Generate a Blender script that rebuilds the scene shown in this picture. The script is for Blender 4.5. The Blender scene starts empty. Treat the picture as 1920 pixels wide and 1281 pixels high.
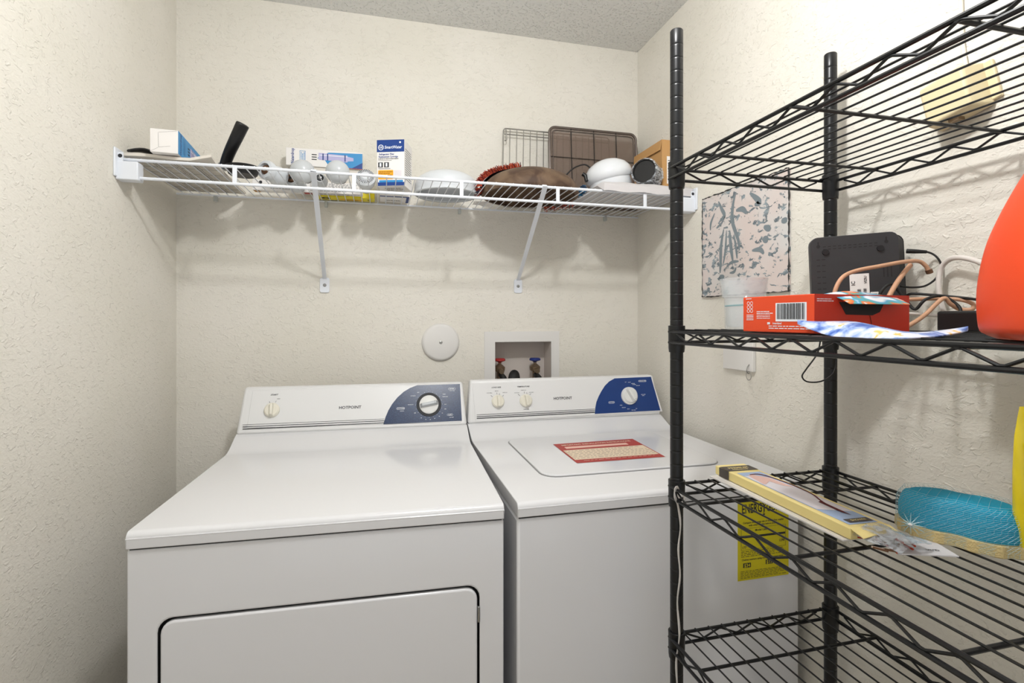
import bpy, bmesh, math, random
from mathutils import Vector, Matrix
random.seed(7)
C = bpy.context.scene.collection
# ------------------------------------------------------------------ camera, light, exposure
CZ = 1.294                      # camera height above the floor (m)
F = 970.0                       # focal length in pixels of a 1920 px wide frame
TH = math.radians(14.17)        # the camera is turned this far to the right of the room's depth axis
CS, SN = math.cos(TH), math.sin(TH)
cam_d = bpy.data.cameras.new('camera'); cam = bpy.data.objects.new('camera', cam_d); C.objects.link(cam)
cam.location = (0, 0, CZ); cam.rotation_euler = (math.pi/2, 0, -TH)
cam_d.sensor_width = 36.0; cam_d.lens = 36.0*F/1920.0; cam_d.shift_y = -(640.5-598.0)/1920.0
cam_d.clip_start = 0.02
bpy.context.scene.camera = cam
S = bpy.context.scene
S.view_settings.view_transform = 'Standard'; S.view_settings.look = 'None'
S.view_settings.gamma = 1.0; S.view_settings.use_curve_mapping = False
S.view_settings.exposure = 0.11
W = bpy.data.worlds.new('world'); S.world = W; W.use_nodes = True
W.node_tree.nodes['Background'].inputs[0].default_value = (0.97, 0.985, 1.0, 1)
W.node_tree.nodes['Background'].inputs[1].default_value = 0.72
def add_light(name, kind, loc, energy, color, size=0.1):
    l = bpy.data.lights.new(name, kind); l.energy = energy; l.color = color
    if kind == 'POINT': l.shadow_soft_size = size
    o = bpy.data.objects.new(name, l); o.location = loc; C.objects.link(o); return o
LAMP = Vector((0.22, 0.58, CZ+0.93))
add_light('ceiling_lamp_light', 'POINT', LAMP, 27.0, (1.0, 1.0, 0.995), 0.045)

# room
XL, XR, YB, ZC = -0.652, 1.010, 1.914, CZ+1.0835
YO = -0.75                      # the room is left open behind the camera to let world fill light in

# ------------------------------------------------------------------ measuring helpers
def ray(px, py):
    u = (px-960)/F; v = (598-py)/F
    return Vector((SN+u*CS, CS-u*SN, v))
CAM = Vector((0, 0, CZ))
def at(px, py, t): return CAM + ray(px, py)*t
def atX(px, py, X): r = ray(px, py); return CAM + r*(X/r.x)
def atY(px, py, Y): r = ray(px, py); return CAM + r*(Y/r.y)
def atZ(px, py, Z): r = ray(px, py); return CAM + r*((Z-CZ)/r.z)
def atPlane(px, py, o, n):
    r = ray(px, py); return CAM + r*((o-CAM).dot(n)/r.dot(n))

# ------------------------------------------------------------------ materials
def lin(c):
    if isinstance(c, str):
        c = tuple(int(c[i:i+2], 16)/255 for i in (0, 2, 4))
    return tuple((x/12.92 if x <= 0.04045 else ((x+0.055)/1.055)**2.4) for x in c) + (1.0,)
_M = {}
def mat(name, col, rough=0.5, metal=0.0, coat=0.0, alpha=1.0, trans=0.0, ior=1.45, spec=0.5):
    if name in _M: return _M[name]
    m = bpy.data.materials.new(name); m.use_nodes = True
    b = m.node_tree.nodes['Principled BSDF']
    b.inputs['Base Color'].default_value = lin(col)
    b.inputs['Roughness'].default_value = rough; b.inputs['Metallic'].default_value = metal
    b.inputs['Coat Weight'].default_value = coat; b.inputs['Coat Roughness'].default_value = 0.08
    b.inputs['Alpha'].default_value = alpha; b.inputs['Transmission Weight'].default_value = trans
    b.inputs['IOR'].default_value = ior; b.inputs['Specular IOR Level'].default_value = spec
    _M[name] = m; return m
class NT:
    def __init__(s, m): s.t = m.node_tree; s.b = s.t.nodes['Principled BSDF']
    def n(s, typ, **kw):
        nd = s.t.nodes.new(typ)
        for k, v in kw.items():
            if k in nd.inputs: nd.inputs[k].default_value = v
            else: setattr(nd, k, v)
        return nd
    def l(s, a, b): s.t.links.new(a, b)
    def ramp(s, src, stops):
        r = s.t.nodes.new('ShaderNodeValToRGB'); e = r.color_ramp.elements
        while len(e) < len(stops): e.new(0.5)
        for i, (p, c) in enumerate(stops):
            e[i].position = p; e[i].color = c if len(c) == 4 else tuple(c)+(1,)
        s.l(src, r.inputs[0]); return r.outputs[0]
    def bump(s, h, strength, dist, prev=None):
        b = s.n('ShaderNodeBump', Strength=strength, Distance=dist); s.l(h, b.inputs['Height'])
        if prev: s.l(prev, b.inputs['Normal'])
        return b.outputs[0]
def wall_mat(name, col, col2, plane):
    m = mat(name, col, 0.75, spec=0.25); k = NT(m)
    tc = k.n('ShaderNodeTexCoord'); mp = k.n('ShaderNodeMapping'); k.l(tc.outputs['Object'], mp.inputs[0])
    mp.inputs['Scale'].default_value = (1, 1, 1.5)
    big = k.n('ShaderNodeTexNoise', Scale=3.0, Detail=2.0); k.l(mp.outputs[0], big.inputs[0])
    c = k.ramp(big.outputs[0], [(0.3, lin(col)), (0.7, lin(col2))]); k.l(c, k.b.inputs['Base Color'])
    n1 = k.n('ShaderNodeTexNoise', Scale=52.0, Detail=3.0, Roughness=0.5, Distortion=1.2); k.l(mp.outputs[0], n1.inputs[0])
    r1 = k.ramp(n1.outputs[0], [(0.57, (0, 0, 0)), (0.66, (1, 1, 1))])
    n2 = k.n('ShaderNodeTexNoise', Scale=85.0, Detail=4.0, Distortion=0.9); k.l(mp.outputs[0], n2.inputs[0])
    n0 = k.bump(n2.outputs[0], 0.5, 0.003)
    n3 = k.bump(r1, 0.6, 0.0015, n0)
    k.l(n3, k.b.inputs['Normal']); return m
M_WALL = wall_mat('cream textured wall paint', 'e6e2d9', 'e1ddd2', 0)
M_CEIL = mat('popcorn ceiling', 'dcdcda', 0.9, spec=0.2)
k = NT(M_CEIL); tc = k.n('ShaderNodeTexCoord')
v1 = k.n('ShaderNodeTexVoronoi', Scale=120.0); k.l(tc.outputs['Object'], v1.inputs[0])
n1 = k.n('ShaderNodeTexNoise', Scale=60.0, Detail=5.0); k.l(tc.outputs['Object'], n1.inputs[0])
r = k.ramp(v1.outputs[0], [(0.10, (1, 1, 1)), (0.34, (0, 0, 0))])
b0 = k.bump(n1.outputs[0], 0.5, 0.004); b1 = k.bump(r, 0.8, 0.0045, b0); k.l(b1, k.b.inputs['Normal'])
r2 = k.ramp(v1.outputs[0], [(0.05, lin('fbfbfa')), (0.30, lin('e2e2e0'))]); k.l(r2, k.b.inputs['Base Color'])
M_FLOOR = mat('beige vinyl floor', 'a89a84', 0.5)
M_ENAM = mat('white appliance enamel', 'dddddf', 0.17, coat=0.35)
M_ENAM2 = mat('white console plastic', 'e0e0e0', 0.35)
M_GAP = mat('dark gap', '2a2a2a', 0.8)
M_NAVY = mat('navy console film', '1f3d6e', 0.30)
k = NT(M_NAVY); tc = k.n('ShaderNodeTexCoord'); nn = k.n('ShaderNodeTexNoise', Scale=420.0, Detail=2.0)
k.l(tc.outputs['Object'], nn.inputs[0]); k.l(k.ramp(nn.outputs[0], [(0.45, lin('10264a')), (0.75, lin('2c466e'))]), k.b.inputs['Base Color'])
M_BLUE = mat('royal blue console film', '183a78', 0.38)
M_INK = mat('dark printed ink', '2b2c30', 0.6)
M_WINK = mat('white printed ink', 'e8ecf2', 0.6)
M_GREYINK = mat('grey printed ink', '5c5c5c', 0.7)
M_KNOB = mat('ivory knob plastic', 'e4e0d2', 0.3, coat=0.2)
M_WKNOB = mat('white knob plastic', 'e4e4e2', 0.3, coat=0.2)
M_GKNOB = mat('pale grey knob grip', 'b9bdc0', 0.3)
M_WIREW = mat('white vinyl coated wire', 'e4e8ef', 0.35)
M_CLIP = mat('clear plastic clip', 'd5dad8', 0.3, alpha=0.75)
M_BLACK = mat('black powder coat', '121315', 0.32)
M_BLACKP = mat('black plastic', '1b1b1c', 0.35)
M_BLACKM = mat('dark grey modem plastic', '343436', 0.5)
M_STEEL = mat('bare steel', '9a9a98', 0.3, metal=1.0)
M_CHROME = mat('chrome wire', 'a5a39e', 0.3, metal=0.85)
M_PAPER = mat('white card', 'ece9e6', 0.7)
M_PAPER2 = mat('off white paper', 'dcd6cc', 0.8)
M_GLASSW = mat('frosted white glass', 'd9dde0', 0.25, alpha=1.0, trans=0.25, coat=0.2)
M_OPAL = mat('opal white glass', 'd3d7db', 0.3, coat=0.2)
M_PORC = mat('white glazed porcelain', 'dfe2e6', 0.15, coat=0.5)
M_BRONZE = mat('bronze lamp cap', '7a5a44', 0.4, metal=0.6)
M_LBLUE = mat('bright blue print', '2f8cc8', 0.45)
M_DBLUE = mat('deep blue print', '123c86', 0.45)
M_LILAC = mat('lilac print', 'b6b2d8', 0.45)
M_YEL = mat('yellow print', 'e6d51c', 0.5)
M_ORNG = mat('amber print', 'f2aa22', 0.5)
M_RED = mat('red valve paint', 'a32c2c', 0.4)
M_WOOD = mat('dark brown wood', '5c4636', 0.6, spec=0.3)
k = NT(M_WOOD); tc = k.n('ShaderNodeTexCoord'); nn = k.n('ShaderNodeTexNoise', Scale=14.0, Detail=5.0, Distortion=1.0)
k.l(tc.outputs['Object'], nn.inputs[0]); k.l(k.ramp(nn.outputs[0], [(0.35, lin('4a382d')), (0.65, lin('75604d'))]), k.b.inputs['Base Color'])
M_RUST = mat('rust red yarn', 'a83a22', 0.9)
M_RUST2 = mat('orange red yarn', 'c8563a', 0.9)
M_DRED = mat('dark maroon yarn', '5c1f22', 0.9)
M_BYARN = mat('blue yarn', '2f6f9a', 0.9)
M_NCLOTH = mat('navy woven cloth', '20283c', 0.9)
M_CLOTH = mat('pale grey cloth', 'cfcccd', 0.9)
M_CARDB = mat('brown cardboard', 'c19560', 0.8)
M_SCREENF = mat('brown grey frame', '6a605a', 0.35, metal=0.4)
M_SCREEN = mat('brown fine mesh', '7d6a5e', 0.5, alpha=0.58)
M_WRAP = mat('clear wrap', 'd2d9e0', 0.08, alpha=0.24, coat=1.0)
M_CUP = mat('clear cup plastic', 'dfe5e8', 0.1, alpha=0.3)
M_TEAL = mat('teal line', '3c8a90', 0.4)
M_OBOX = mat('orange red carton', 'df4a22', 0.5)
M_OBOX2 = mat('red carton', 'c5311a', 0.5)
M_JUG = mat('orange detergent plastic', 'e2471a', 0.42)
M_COAX = mat('beige coax jacket', 'c79a7b', 0.5)
M_WCAB = mat('white cable jacket', 'd8d2cc', 0.5)
M_CREAM = mat('pale yellow carton', 'f0dd96', 0.55)
M_UMBER = mat('dark umber print', '4a423c', 0.5)
M_SKYP = mat('pale blue print', '9fb2d0', 0.5)
M_PINKP = mat('skin pink print', 'dcb6ac', 0.5)
M_WHITEP = mat('white sheet print', 'dfd9de', 0.5)
M_SPONGE = mat('turquoise sponge', '0c98ba', 0.7)
M_TAN = mat('tan scrubber', 'cdb883', 0.9)
M_NET = mat('clear plastic net', 'bfe6f0', 0.3, alpha=0.4)
M_BEIGE = mat('beige chime plastic', 'd9cba6', 0.5)
M_LABR = mat('brick red label', 'a8352f', 0.5)
M_LABC = mat('cream label', 'e0cdb4', 0.5)
M_ELBL = mat('energy label yellow', 'cfc11c', 0.5)
M_RIBBON = mat('white ribbon', 'e6e2de', 0.9)
M_LPLUG = mat('outlet box plastic', 'e0dedb', 0.5)
M_BRASS = mat('aged brass', '8e7a64', 0.4, metal=0.7)
M_RUBBER = mat('black rubber', '1a1a1a', 0.55)
def noise_bump(m, scale, strength, dist):
    k = NT(m); tc = k.n('ShaderNodeTexCoord'); nn = k.n('ShaderNodeTexNoise', Scale=scale, Detail=3.0)
    k.l(tc.outputs['Object'], nn.inputs[0]); k.l(k.bump(nn.outputs[0], strength, dist), k.b.inputs['Normal'])
noise_bump(M_SPONGE, 300, 0.6, 0.002); noise_bump(M_TAN, 350, 0.8, 0.002); noise_bump(M_WRAP, 60, 1.0, 0.006); noise_bump(M_CLOTH, 40, 0.3, 0.004)
M_FRAMEP = M_LPLUG
k = NT(M_WRAP); tc = k.n('ShaderNodeTexCoord'); mp = k.n('ShaderNodeMapping'); mp.inputs['Scale'].default_value = (1, 1, 5); k.l(tc.outputs['Object'], mp.inputs[0])
nn = k.n('ShaderNodeTexNoise', Scale=45.0, Detail=4.0, Distortion=1.0); k.l(mp.outputs[0], nn.inputs[0]); k.l(k.ramp(nn.outputs[0], [(0.42, (0.12, 0.12, 0.12)), (0.60, (0.75, 0.75, 0.75))]), k.b.inputs['Alpha'])  # uneven opacity paints bright highlight streaks into the clear wrap
# painted canvas
M_CANV = mat('pink and grey painted canvas', 'd8cdc8', 0.7, spec=0.2)
k = NT(M_CANV); tc = k.n('ShaderNodeTexCoord'); mp = k.n('ShaderNodeMapping'); k.l(tc.outputs['Object'], mp.inputs[0])
mp.inputs['Scale'].default_value = (1, 1.0, 1.7)
n1 = k.n('ShaderNodeTexNoise', Scale=36.0, Detail=6.0, Roughness=0.6, Distortion=0.5); k.l(mp.outputs[0], n1.inputs[0])
m1 = k.ramp(n1.outputs[0], [(0.56, (0, 0, 0)), (0.575, (1, 1, 1))])
n2 = k.n('ShaderNodeTexNoise', Scale=6.0, Detail=2.0); k.l(tc.outputs['Object'], n2.inputs[0])
base = k.ramp(n2.outputs[0], [(0.4, lin('d6c9c4')), (0.62, lin('d4d2d0'))])
n4 = k.n('ShaderNodeTexNoise', Scale=40.0, Detail=3.0); k.l(mp.outputs[0], n4.inputs[0])
ink = k.ramp(n4.outputs[0], [(0.4, lin('6d777d')), (0.62, lin('95a0a6'))])
mx = k.n('ShaderNodeMix', data_type='RGBA'); k.l(m1, mx.inputs[0]); k.l(base, mx.inputs[6]); k.l(ink, mx.inputs[7]); k.l(mx.outputs[2], k.b.inputs['Base Color'])
k.l(k.bump(m1, 0.5, 0.001), k.b.inputs['Normal'])
M_CPAINT = mat('slate grey brush paint', '7c878d', 0.6)
M_CEDGE = mat('crusted black canvas edge', '3a3a3a', 0.9)

# ------------------------------------------------------------------ mesh builder
def basis(o, x, y):
    x = Vector(x).normalized(); y = Vector(y); y = (y - x*y.dot(x)).normalized(); z = x.cross(y)
    m = Matrix((x, y, z)).transposed().to_4x4(); m.translation = Vector(o); return m
_txt = {}
def text_mesh(s):
    if s not in _txt:
        cu = bpy.data.curves.new('t', 'FONT'); cu.body = s; cu.size = 1.0; cu.align_x = 'CENTER'; cu.align_y = 'CENTER'; cu.resolution_u = 2; cu.offset = 0.018
        o = bpy.data.objects.new('t', cu); C.objects.link(o)
        dg = bpy.context.evaluated_depsgraph_get(); me = bpy.data.meshes.new_from_object(o.evaluated_get(dg))
        _txt[s] = ([v.co.copy() for v in me.vertices], [tuple(p.vertices) for p in me.polygons])
        bpy.data.objects.remove(o); bpy.data.meshes.remove(me); bpy.data.curves.remove(cu)
    return _txt[s]
class MB:
    def __init__(s, M=None): s.bm = bmesh.new(); s.mats = []; s.M = M or Matrix.Identity(4)
    def mi(s, m):
        if m not in s.mats: s.mats.append(m)
        return s.mats.index(m)
    def v(s, p): return s.bm.verts.new(s.M @ Vector(p))
    def f(s, vs, m):
        try: fc = s.bm.faces.new(vs); fc.material_index = s.mi(m); return fc
        except ValueError: return None
    def poly(s, pts, m): return s.f([s.v(p) for p in pts], m)
    def prism(s, pts, vec, m, top=None):
        a = [s.v(p) for p in pts]; b = [s.v(Vector(p)+Vector(vec)) for p in pts] if top is None else [s.v(p) for p in top]
        n = len(a); s.f(a[::-1], m); s.f(b, m)
        for i in range(n): s.f([a[i], a[(i+1) % n], b[(i+1) % n], b[i]], m)
        return s
    def box(s, lo, hi, m):
        x0, y0, z0 = lo; x1, y1, z1 = hi
        return s.prism([(x0, y0, z0), (x1, y0, z0), (x1, y1, z0), (x0, y1, z0)], (0, 0, z1-z0), m)
    def tube(s, pts, r, m, seg=8, closed=False, flat=1.0):
        pts = [Vector(p) for p in pts]; n = len(pts); rings = []; up = None
        for i, p in enumerate(pts):
            if closed: d = pts[(i+1) % n]-pts[i-1]
            else: d = pts[min(i+1, n-1)]-pts[max(i-1, 0)]
            d.normalize()
            if up is None:
                up = Vector((0, 0, 1)) if abs(d.z) < 0.9 else Vector((0, 1, 0))
            up = (up - d*up.dot(d)).normalized(); sd = d.cross(up)
            rr = r[i] if isinstance(r, (list, tuple)) else r
            rings.append([s.v(p + up*math.sin(2*math.pi*j/seg)*rr*flat + sd*math.cos(2*math.pi*j/seg)*rr) for j in range(seg)])
        for i in range(n if closed else n-1):
            a, b = rings[i], rings[(i+1) % n]
            for j in range(seg): s.f([a[j], b[j], b[(j+1) % seg], a[(j+1) % seg]], m)
        if not closed: s.f(rings[0], m); s.f(rings[-1][::-1], m)
        return s
    def lathe(s, prof, m, M=None, seg=32, ang=(0, 2*math.pi)):
        M = M or Matrix.Identity(4); full = abs(ang[1]-ang[0]-2*math.pi) < 1e-6; ns = seg if full else seg+1; rows = []
        ms = m if isinstance(m, list) else [m]*(len(prof)-1)
        for r, z in prof:
            if r < 1e-7: rows.append([s.v(M @ Vector((0, 0, z)))])
            else: rows.append([s.v(M @ Vector((r*math.cos(ang[0]+(ang[1]-ang[0])*j/seg), r*math.sin(ang[0]+(ang[1]-ang[0])*j/seg), z))) for j in range(ns)])
        for i in range(len(rows)-1):
            a, b = rows[i], rows[i+1]
            for j in range(seg):
                k2 = (j+1) % ns
                if len(a) == 1 and len(b) == 1: continue
                if len(a) == 1: s.f([a[0], b[j], b[k2]][::-1], ms[i])
                elif len(b) == 1: s.f([a[j], a[k2], b[0]], ms[i])
                else: s.f([a[j], a[k2], b[k2], b[j]], ms[i])
        return s
    def text(s, t, size, M, m, sx=1.0, sheet=0.0):
        vs, fs = text_mesh(t); q = [s.v(M @ Vector(((p.x+sheet*p.y)*size*sx, p.y*size, 0))) for p in vs]
        for f in fs: s.f([q[i] for i in f], m)
        return s
    def rect(s, M, x0, y0, x1, y1, m, z=0.0):
        return s.poly([M @ Vector(p) for p in ((x0, y0, z), (x1, y0, z), (x1, y1, z), (x0, y1, z))], m)
    def dashes(s, M, x0, y0, x1, y1, rows, m, fill=0.5, wmin=0.06, wmax=0.2, seed=0):
        R = random.Random(seed); h = (y1-y0)/rows; w = x1-x0
        for i in range(rows):
            y = y1-(i+1)*h+h*(1-fill)/2; x = x0; xe = x1 - (R.random()*0.25*w if R.random() < 0.4 else 0)
            while x < xe:
                l = w*R.uniform(wmin, wmax); s.rect(M, x, y, min(x+l, xe), y+h*fill, m); x += l+w*0.02
        return s
    def barcode(s, M, x0, y0, x1, y1, m, seed=1, n=26):
        R = random.Random(seed); x = x0; st = (x1-x0)/n
        while x < x1:
            w = st*R.choice((0.3, 0.5, 0.9)); s.rect(M, x, y0, min(x+w, x1), y1, m); x += w+st*R.choice((0.3, 0.5))
        return s
    def grid(s, P, m, thick=None):
        """P: 2D list of points -> sheet; thick gives it real thickness"""
        a = [[s.v(p) for p in r] for r in P]; R, Q = len(P), len(P[0])
        for i in range(R-1):
            for j in range(Q-1): s.f([a[i][j], a[i][j+1], a[i+1][j+1], a[i+1][j]], m)
        if thick:
            t = Vector(thick); b = [[s.v(Vector(p)+t) for p in r] for r in P]
            for i in range(R-1):
                for j in range(Q-1): s.f([b[i][j], b[i+1][j], b[i+1][j+1], b[i][j+1]], m)
            for j in range(Q-1):
                s.f([a[0][j], b[0][j], b[0][j+1], a[0][j+1]], m); s.f([a[-1][j], a[-1][j+1], b[-1][j+1], b[-1][j]], m)
            for i in range(R-1):
                s.f([a[i][0], a[i+1][0], b[i+1][0], b[i][0]], m); s.f([a[i][-1], b[i][-1], b[i+1][-1], a[i+1][-1]], m)
        return s
    def build(s, name, parent=None, bevel=0.0, smooth=35, loc=None, rotz=0, fix=True):
        if fix: bmesh.ops.recalc_face_normals(s.bm, faces=s.bm.faces)
        me = bpy.data.meshes.new(name); s.bm.to_mesh(me); s.bm.free()
        for m in s.mats: me.materials.append(m)
        if smooth:
            me.shade_smooth(); me.set_sharp_from_angle(angle=math.radians(smooth))
        o = bpy.data.objects.new(name, me); C.objects.link(o)
        if parent: o.parent = parent
        if loc is not None: o.location = loc
        if rotz: o.rotation_euler.z = rotz
        if bevel:
            b = o.modifiers.new('bevel', 'BEVEL'); b.width = bevel; b.segments = 3; b.limit_method = 'ANGLE'; b.angle_limit = math.radians(40); b.harden_normals = False
        return o
def thing(name, label, cat, loc=(0, 0, 0), rotz=0, group=None, rot=None):
    o = bpy.data.objects.new(name, None); C.objects.link(o); o.empty_display_size = 0.05
    o.location = loc; o.rotation_euler = rot if rot else (0, 0, rotz); return tag(o, label, cat, group)
def tag(o, label, cat, group=None):
    o['label'] = label; o['category'] = cat
    if group: o['group'] = group
    return o
def struct(o): o['kind'] = 'structure'; return o
def plab(o, t): o['label'] = t; return o
def rrect(x0, y0, x1, y1, r, n=5):
    pts = []
    for cx, cy, a0 in ((x1-r, y1-r, 0), (x0+r, y1-r, 90), (x0+r, y0+r, 180), (x1-r, y0+r, 270)):
        for i in range(n+1):
            a = math.radians(a0+90*i/n); pts.append((cx+r*math.cos(a), cy+r*math.sin(a)))
    return pts
def TR(loc, rotz=0): return Matrix.Translation(Vector(loc)) @ Matrix.Rotation(rotz, 4, 'Z')
def axis_m(o, d):
    d = Vector(d).normalized(); m = d.to_track_quat('Z', 'Y').to_matrix().to_4x4(); m.translation = Vector(o); return m
def smoothpath(pts, n=6):
    pts = [Vector(p) for p in pts]; out = []
    for i in range(len(pts)-1):
        p0, p1, p2, p3 = pts[max(i-1, 0)], pts[i], pts[i+1], pts[min(i+2, len(pts)-1)]
        for j in range(n):
            t = j/n; out.append(0.5*((2*p1)+(p2-p0)*t+(2*p0-5*p1+4*p2-p3)*t*t+(3*p1-p0-3*p2+p3)*t**3))
    out.append(pts[-1]); return out

# ------------------------------------------------------------------ room shell
T = 0.12
hx0, hz0 = atY(928, 640, YB).x, CZ-0.27; hx1, hz1 = atY(1033, 640, YB).x, atY(980, 641, YB).z
b = MB()
b.box((XL-T, YB, 0), (hx0, YB+T, ZC), M_WALL); b.box((hx1, YB, 0), (XR+T, YB+T, ZC), M_WALL)
b.box((hx0, YB, 0), (hx1, YB+T, hz0), M_WALL); b.box((hx0, YB, hz1), (hx1, YB+T, ZC), M_WALL)
struct(b.build('wall_back', smooth=0))
b = MB(); b.box((XL-T, YO, 0), (XL, YB, ZC), M_WALL); struct(b.build('wall_left', smooth=0))
b = MB(); b.box((XR, YO, 0), (XR+T, YB, ZC), M_WALL); struct(b.build('wall_right', smooth=0))
b = MB(); b.box((XL-T, YO, ZC), (XR+T, YB+T, ZC+0.1), M_CEIL); struct(b.build('ceiling', smooth=0))
b = MB(); b.box((XL-T, YO, -0.1), (XR+T, YB+T, 0), M_FLOOR); struct(b.build('floor', smooth=0))

# ------------------------------------------------------------------ appliances
WD = 0.686
def console(th, Mw, w, yb, zb, yt, zt, inset, film, blue_px, stripes, brand_px, panel_name='control_panel'):
    """sloped console; returns helper that maps a pixel onto the console face (thing-local) and the face basis"""
    b = MB(); yk = 0.70
    lo = [(0, yb, zb), (w, yb, zb), (w, yk, zb), (0, yk, zb)]
    hi = [(inset, yt, zt), (w-inset, yt, zt), (w-inset, yk, zt), (inset, yk, zt)]
    b.prism(lo, None, M_ENAM2, top=hi); b.build('console', th, bevel=0.008)
    U = Vector((1, 0, 0)); V = Vector((0, yt-yb, zt-zb)).normalized(); N = U.cross(V)
    O = Vector((0, yb, zb)); Mi = Mw.inverted()
    cam_l = Mi @ CAM
    def P(px, py, off=0.0):
        r = Mi.to_3x3() @ ray(px, py); o = O+N*off
        return cam_l + r*((o-cam_l).dot(N)/r.dot(N))
    def B(px, py, off): return basis(P(px, py, off), U, V)
    return P, B, U, V, N
def knob(th, B, px, py, r, h, m, ang, gm=None, name='knob', mark=False):
    M = B(px, py, 0.0022); b = MB(M)
    b.lathe([(0, h*0.45), (r*0.80, h*0.45), (r*0.97, h*0.28), (r, 0), (r*1.0, -0.001)], m, seg=40)
    o = b.build(name, th, smooth=40)
    g = MB(M @ Matrix.Rotation(ang, 4, 'Z')); L = r*0.93; wv = r*0.24
    pr = [(-wv, -L, h*0.3), (wv, -L, h*0.3), (wv, L, h*0.3), (-wv, L, h*0.3)]
    tp = [(-wv*0.6, -L*0.8, h), (wv*0.6, -L*0.8, h), (wv*0.6, L*0.8, h), (-wv*0.6, L*0.8, h)]
    g.prism(pr, None, gm or m, top=tp)
    if mark: g.poly([(0, L*1.0, h*0.62), (-wv*0.7, L*0.62, h*1.02), (wv*0.7, L*0.62, h*1.02)], M_INK)
    g.build('grip', o, bevel=r*0.06)
    return o
def pill(b, B, px, py, off, txt, w, h, m):
    M = B(px, py, off); n = 10; r = h/2
    for ri, ro in ((r*0.80, r),):
        out = []; inn = []
        for sx, a0 in ((w/2-r, -90), (-(w/2-r), 90)):
            for i in range(n+1):
                a = math.radians(a0+180*i/n); out.append((sx+ro*math.cos(a), ro*math.sin(a), 0)); inn.append((sx+ri*math.cos(a), ri*math.sin(a), 0))
        for i in range(len(out)):
            j = (i+1) % len(out); b.poly([M @ Vector(out[i]), M @ Vector(out[j]), M @ Vector(inn[j]), M @ Vector(inn[i])], m)
    b.text(txt, h*0.72, M, m, sx=0.9)

# --- dryer
DX = Matrix.Translation(Vector((-0.441, 1.063, 0))) @ Matrix.Rotation(math.radians(-2.2), 4, 'Z')
dryer = thing('clothes_dryer', 'white clothes dryer with a front door, left of the washer', 'dryer', DX.translation, math.radians(-2.2))
ZT = 0.914
DI = DX.inverted(); DI3 = DI.to_3x3(); DCAM = DI @ CAM
def dfront(px, py, y=0.0):
    r = DI3 @ ray(px, py); return DCAM + r*((y-DCAM.y)/r.y)
dl = dfront(300, 1200).x; dr = dfront(895, 1150).x; dt = dfront(600, 1134).z
b = MB(); zc = 0.880; e = 0.0045
pts = rrect(dl-e, 0.16-e, dr+e, dt+e, 0.026); outer = [(0, 0.03), (WD, 0.03), (WD, zc), (0, zc)]
# front sheet with a door opening, sides, back
fo = [b.v((x, 0, z)) for x, z in pts]; fi = [b.v((x, 0.02, z)) for x, z in pts]
for i in range(len(pts)): j = (i+1) % len(pts); b.f([fo[i], fo[j], fi[j], fi[i]], M_GAP)
b.f(fi, M_GAP)
cr = [b.v((WD, 0, zc)), b.v((0, 0, zc)), b.v((0, 0, 0.03)), b.v((WD, 0, 0.03))]
n = len(pts)//4
for q in range(4):
    seg = [fo[(q*n+i)] for i in range(n)]
    for i in range(n-1): b.f([cr[q], seg[i+1], seg[i]], M_ENAM)
    b.f([cr[q], cr[(q+1) % 4], fo[((q+1)*n) % len(pts)], seg[-1]], M_ENAM)
bk = [b.v((WD, 0.70, zc)), b.v((0, 0.70, zc)), b.v((0, 0.70, 0.03)), b.v((WD, 0.70, 0.03))]
for q in range(4): b.f([cr[q], bk[q], bk[(q+1) % 4], cr[(q+1) % 4]], M_ENAM)
b.f(bk, M_ENAM)
b.build('cabinet', dryer, bevel=0.004, smooth=30)
b = MB(); b.prism([(x, 0.012, z) for x, z in rrect(dl, 0.16, dr, dt, 0.024)], (0, -0.013, 0), M_ENAM)
door = b.build('door', dryer, bevel=0.004)
for zz in (dfront(896, 1152).z, 0.25):
    b = MB(); b.box((dr+0.0005, -0.0025, zz-0.016), (dr+0.005, 0.004, zz+0.016), M_STEEL); plab(b.build('hinge', dryer, bevel=0.001), 'small steel hinge at the door edge')
def feet(th, w):
    for fx in (0.06, w-0.06):
        for fy in (0.06, 0.64):
            b = MB(); b.lathe([(0, 0), (0.02, 0), (0.02, 0.012), (0.01, 0.014), (0.01, 0.032), (0, 0.032)], M_GAP, TR((fx, fy, 0)), seg=12); b.build('levelling_foot', th)
feet(dryer, WD)
def top_panel(th, w, yrise, zr, zt=ZT):
    b = MB(); prof = [(-0.004, zt-0.031), (-0.005, zt-0.012)]
    for i in range(6): a = math.radians(180-90*i/5); prof.append((0.007+0.012*math.cos(a), zt-0.012+0.012*math.sin(a)))
    prof += [(yrise-0.10, zt+0.001)]
    for i in range(1, 7): t = i/6; prof.append((yrise-0.10+0.10*t, zt+0.001+(zr-zt)*(t*t*(3-2*t)*0.5+0.5*t**2)))
    prof += [(0.702, zr), (0.702, zt-0.031)]
    b.prism([(0, y, z) for y, z in prof], (w, 0, 0), M_ENAM)
    return b.build('top_panel', th, bevel=0.005, smooth=40)
b = MB(); b.box((0.004, 0.002, zc-0.001), (WD-0.004, 0.695, zc+0.004), M_GAP); b.build('seam', dryer)
top_panel(dryer, WD, 0.62, 0.951)
P, B, U, V, N = console(dryer, DX, WD, 0.616, 0.951, 0.676, 1.083, 0.008, M_NAVY, None, None, None)
b = MB(); b.prism([P(463, 803, 0.0), P(864, 792, 0.0), P(861, 722, 0.0), P(474, 733, 0.0)], N*0.0018, M_ENAM2); b.build('control_panel', dryer, bevel=0.001)
b = MB(); o1 = 0.0023
cv = lambda X, Y: (430+X*0.23958, 700+Y*0.23958)
arc = [(1205, 400), (1222, 345), (1245, 290), (1275, 240), (1315, 190), (1365, 145), (1415, 115), (1470, 94)]
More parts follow.
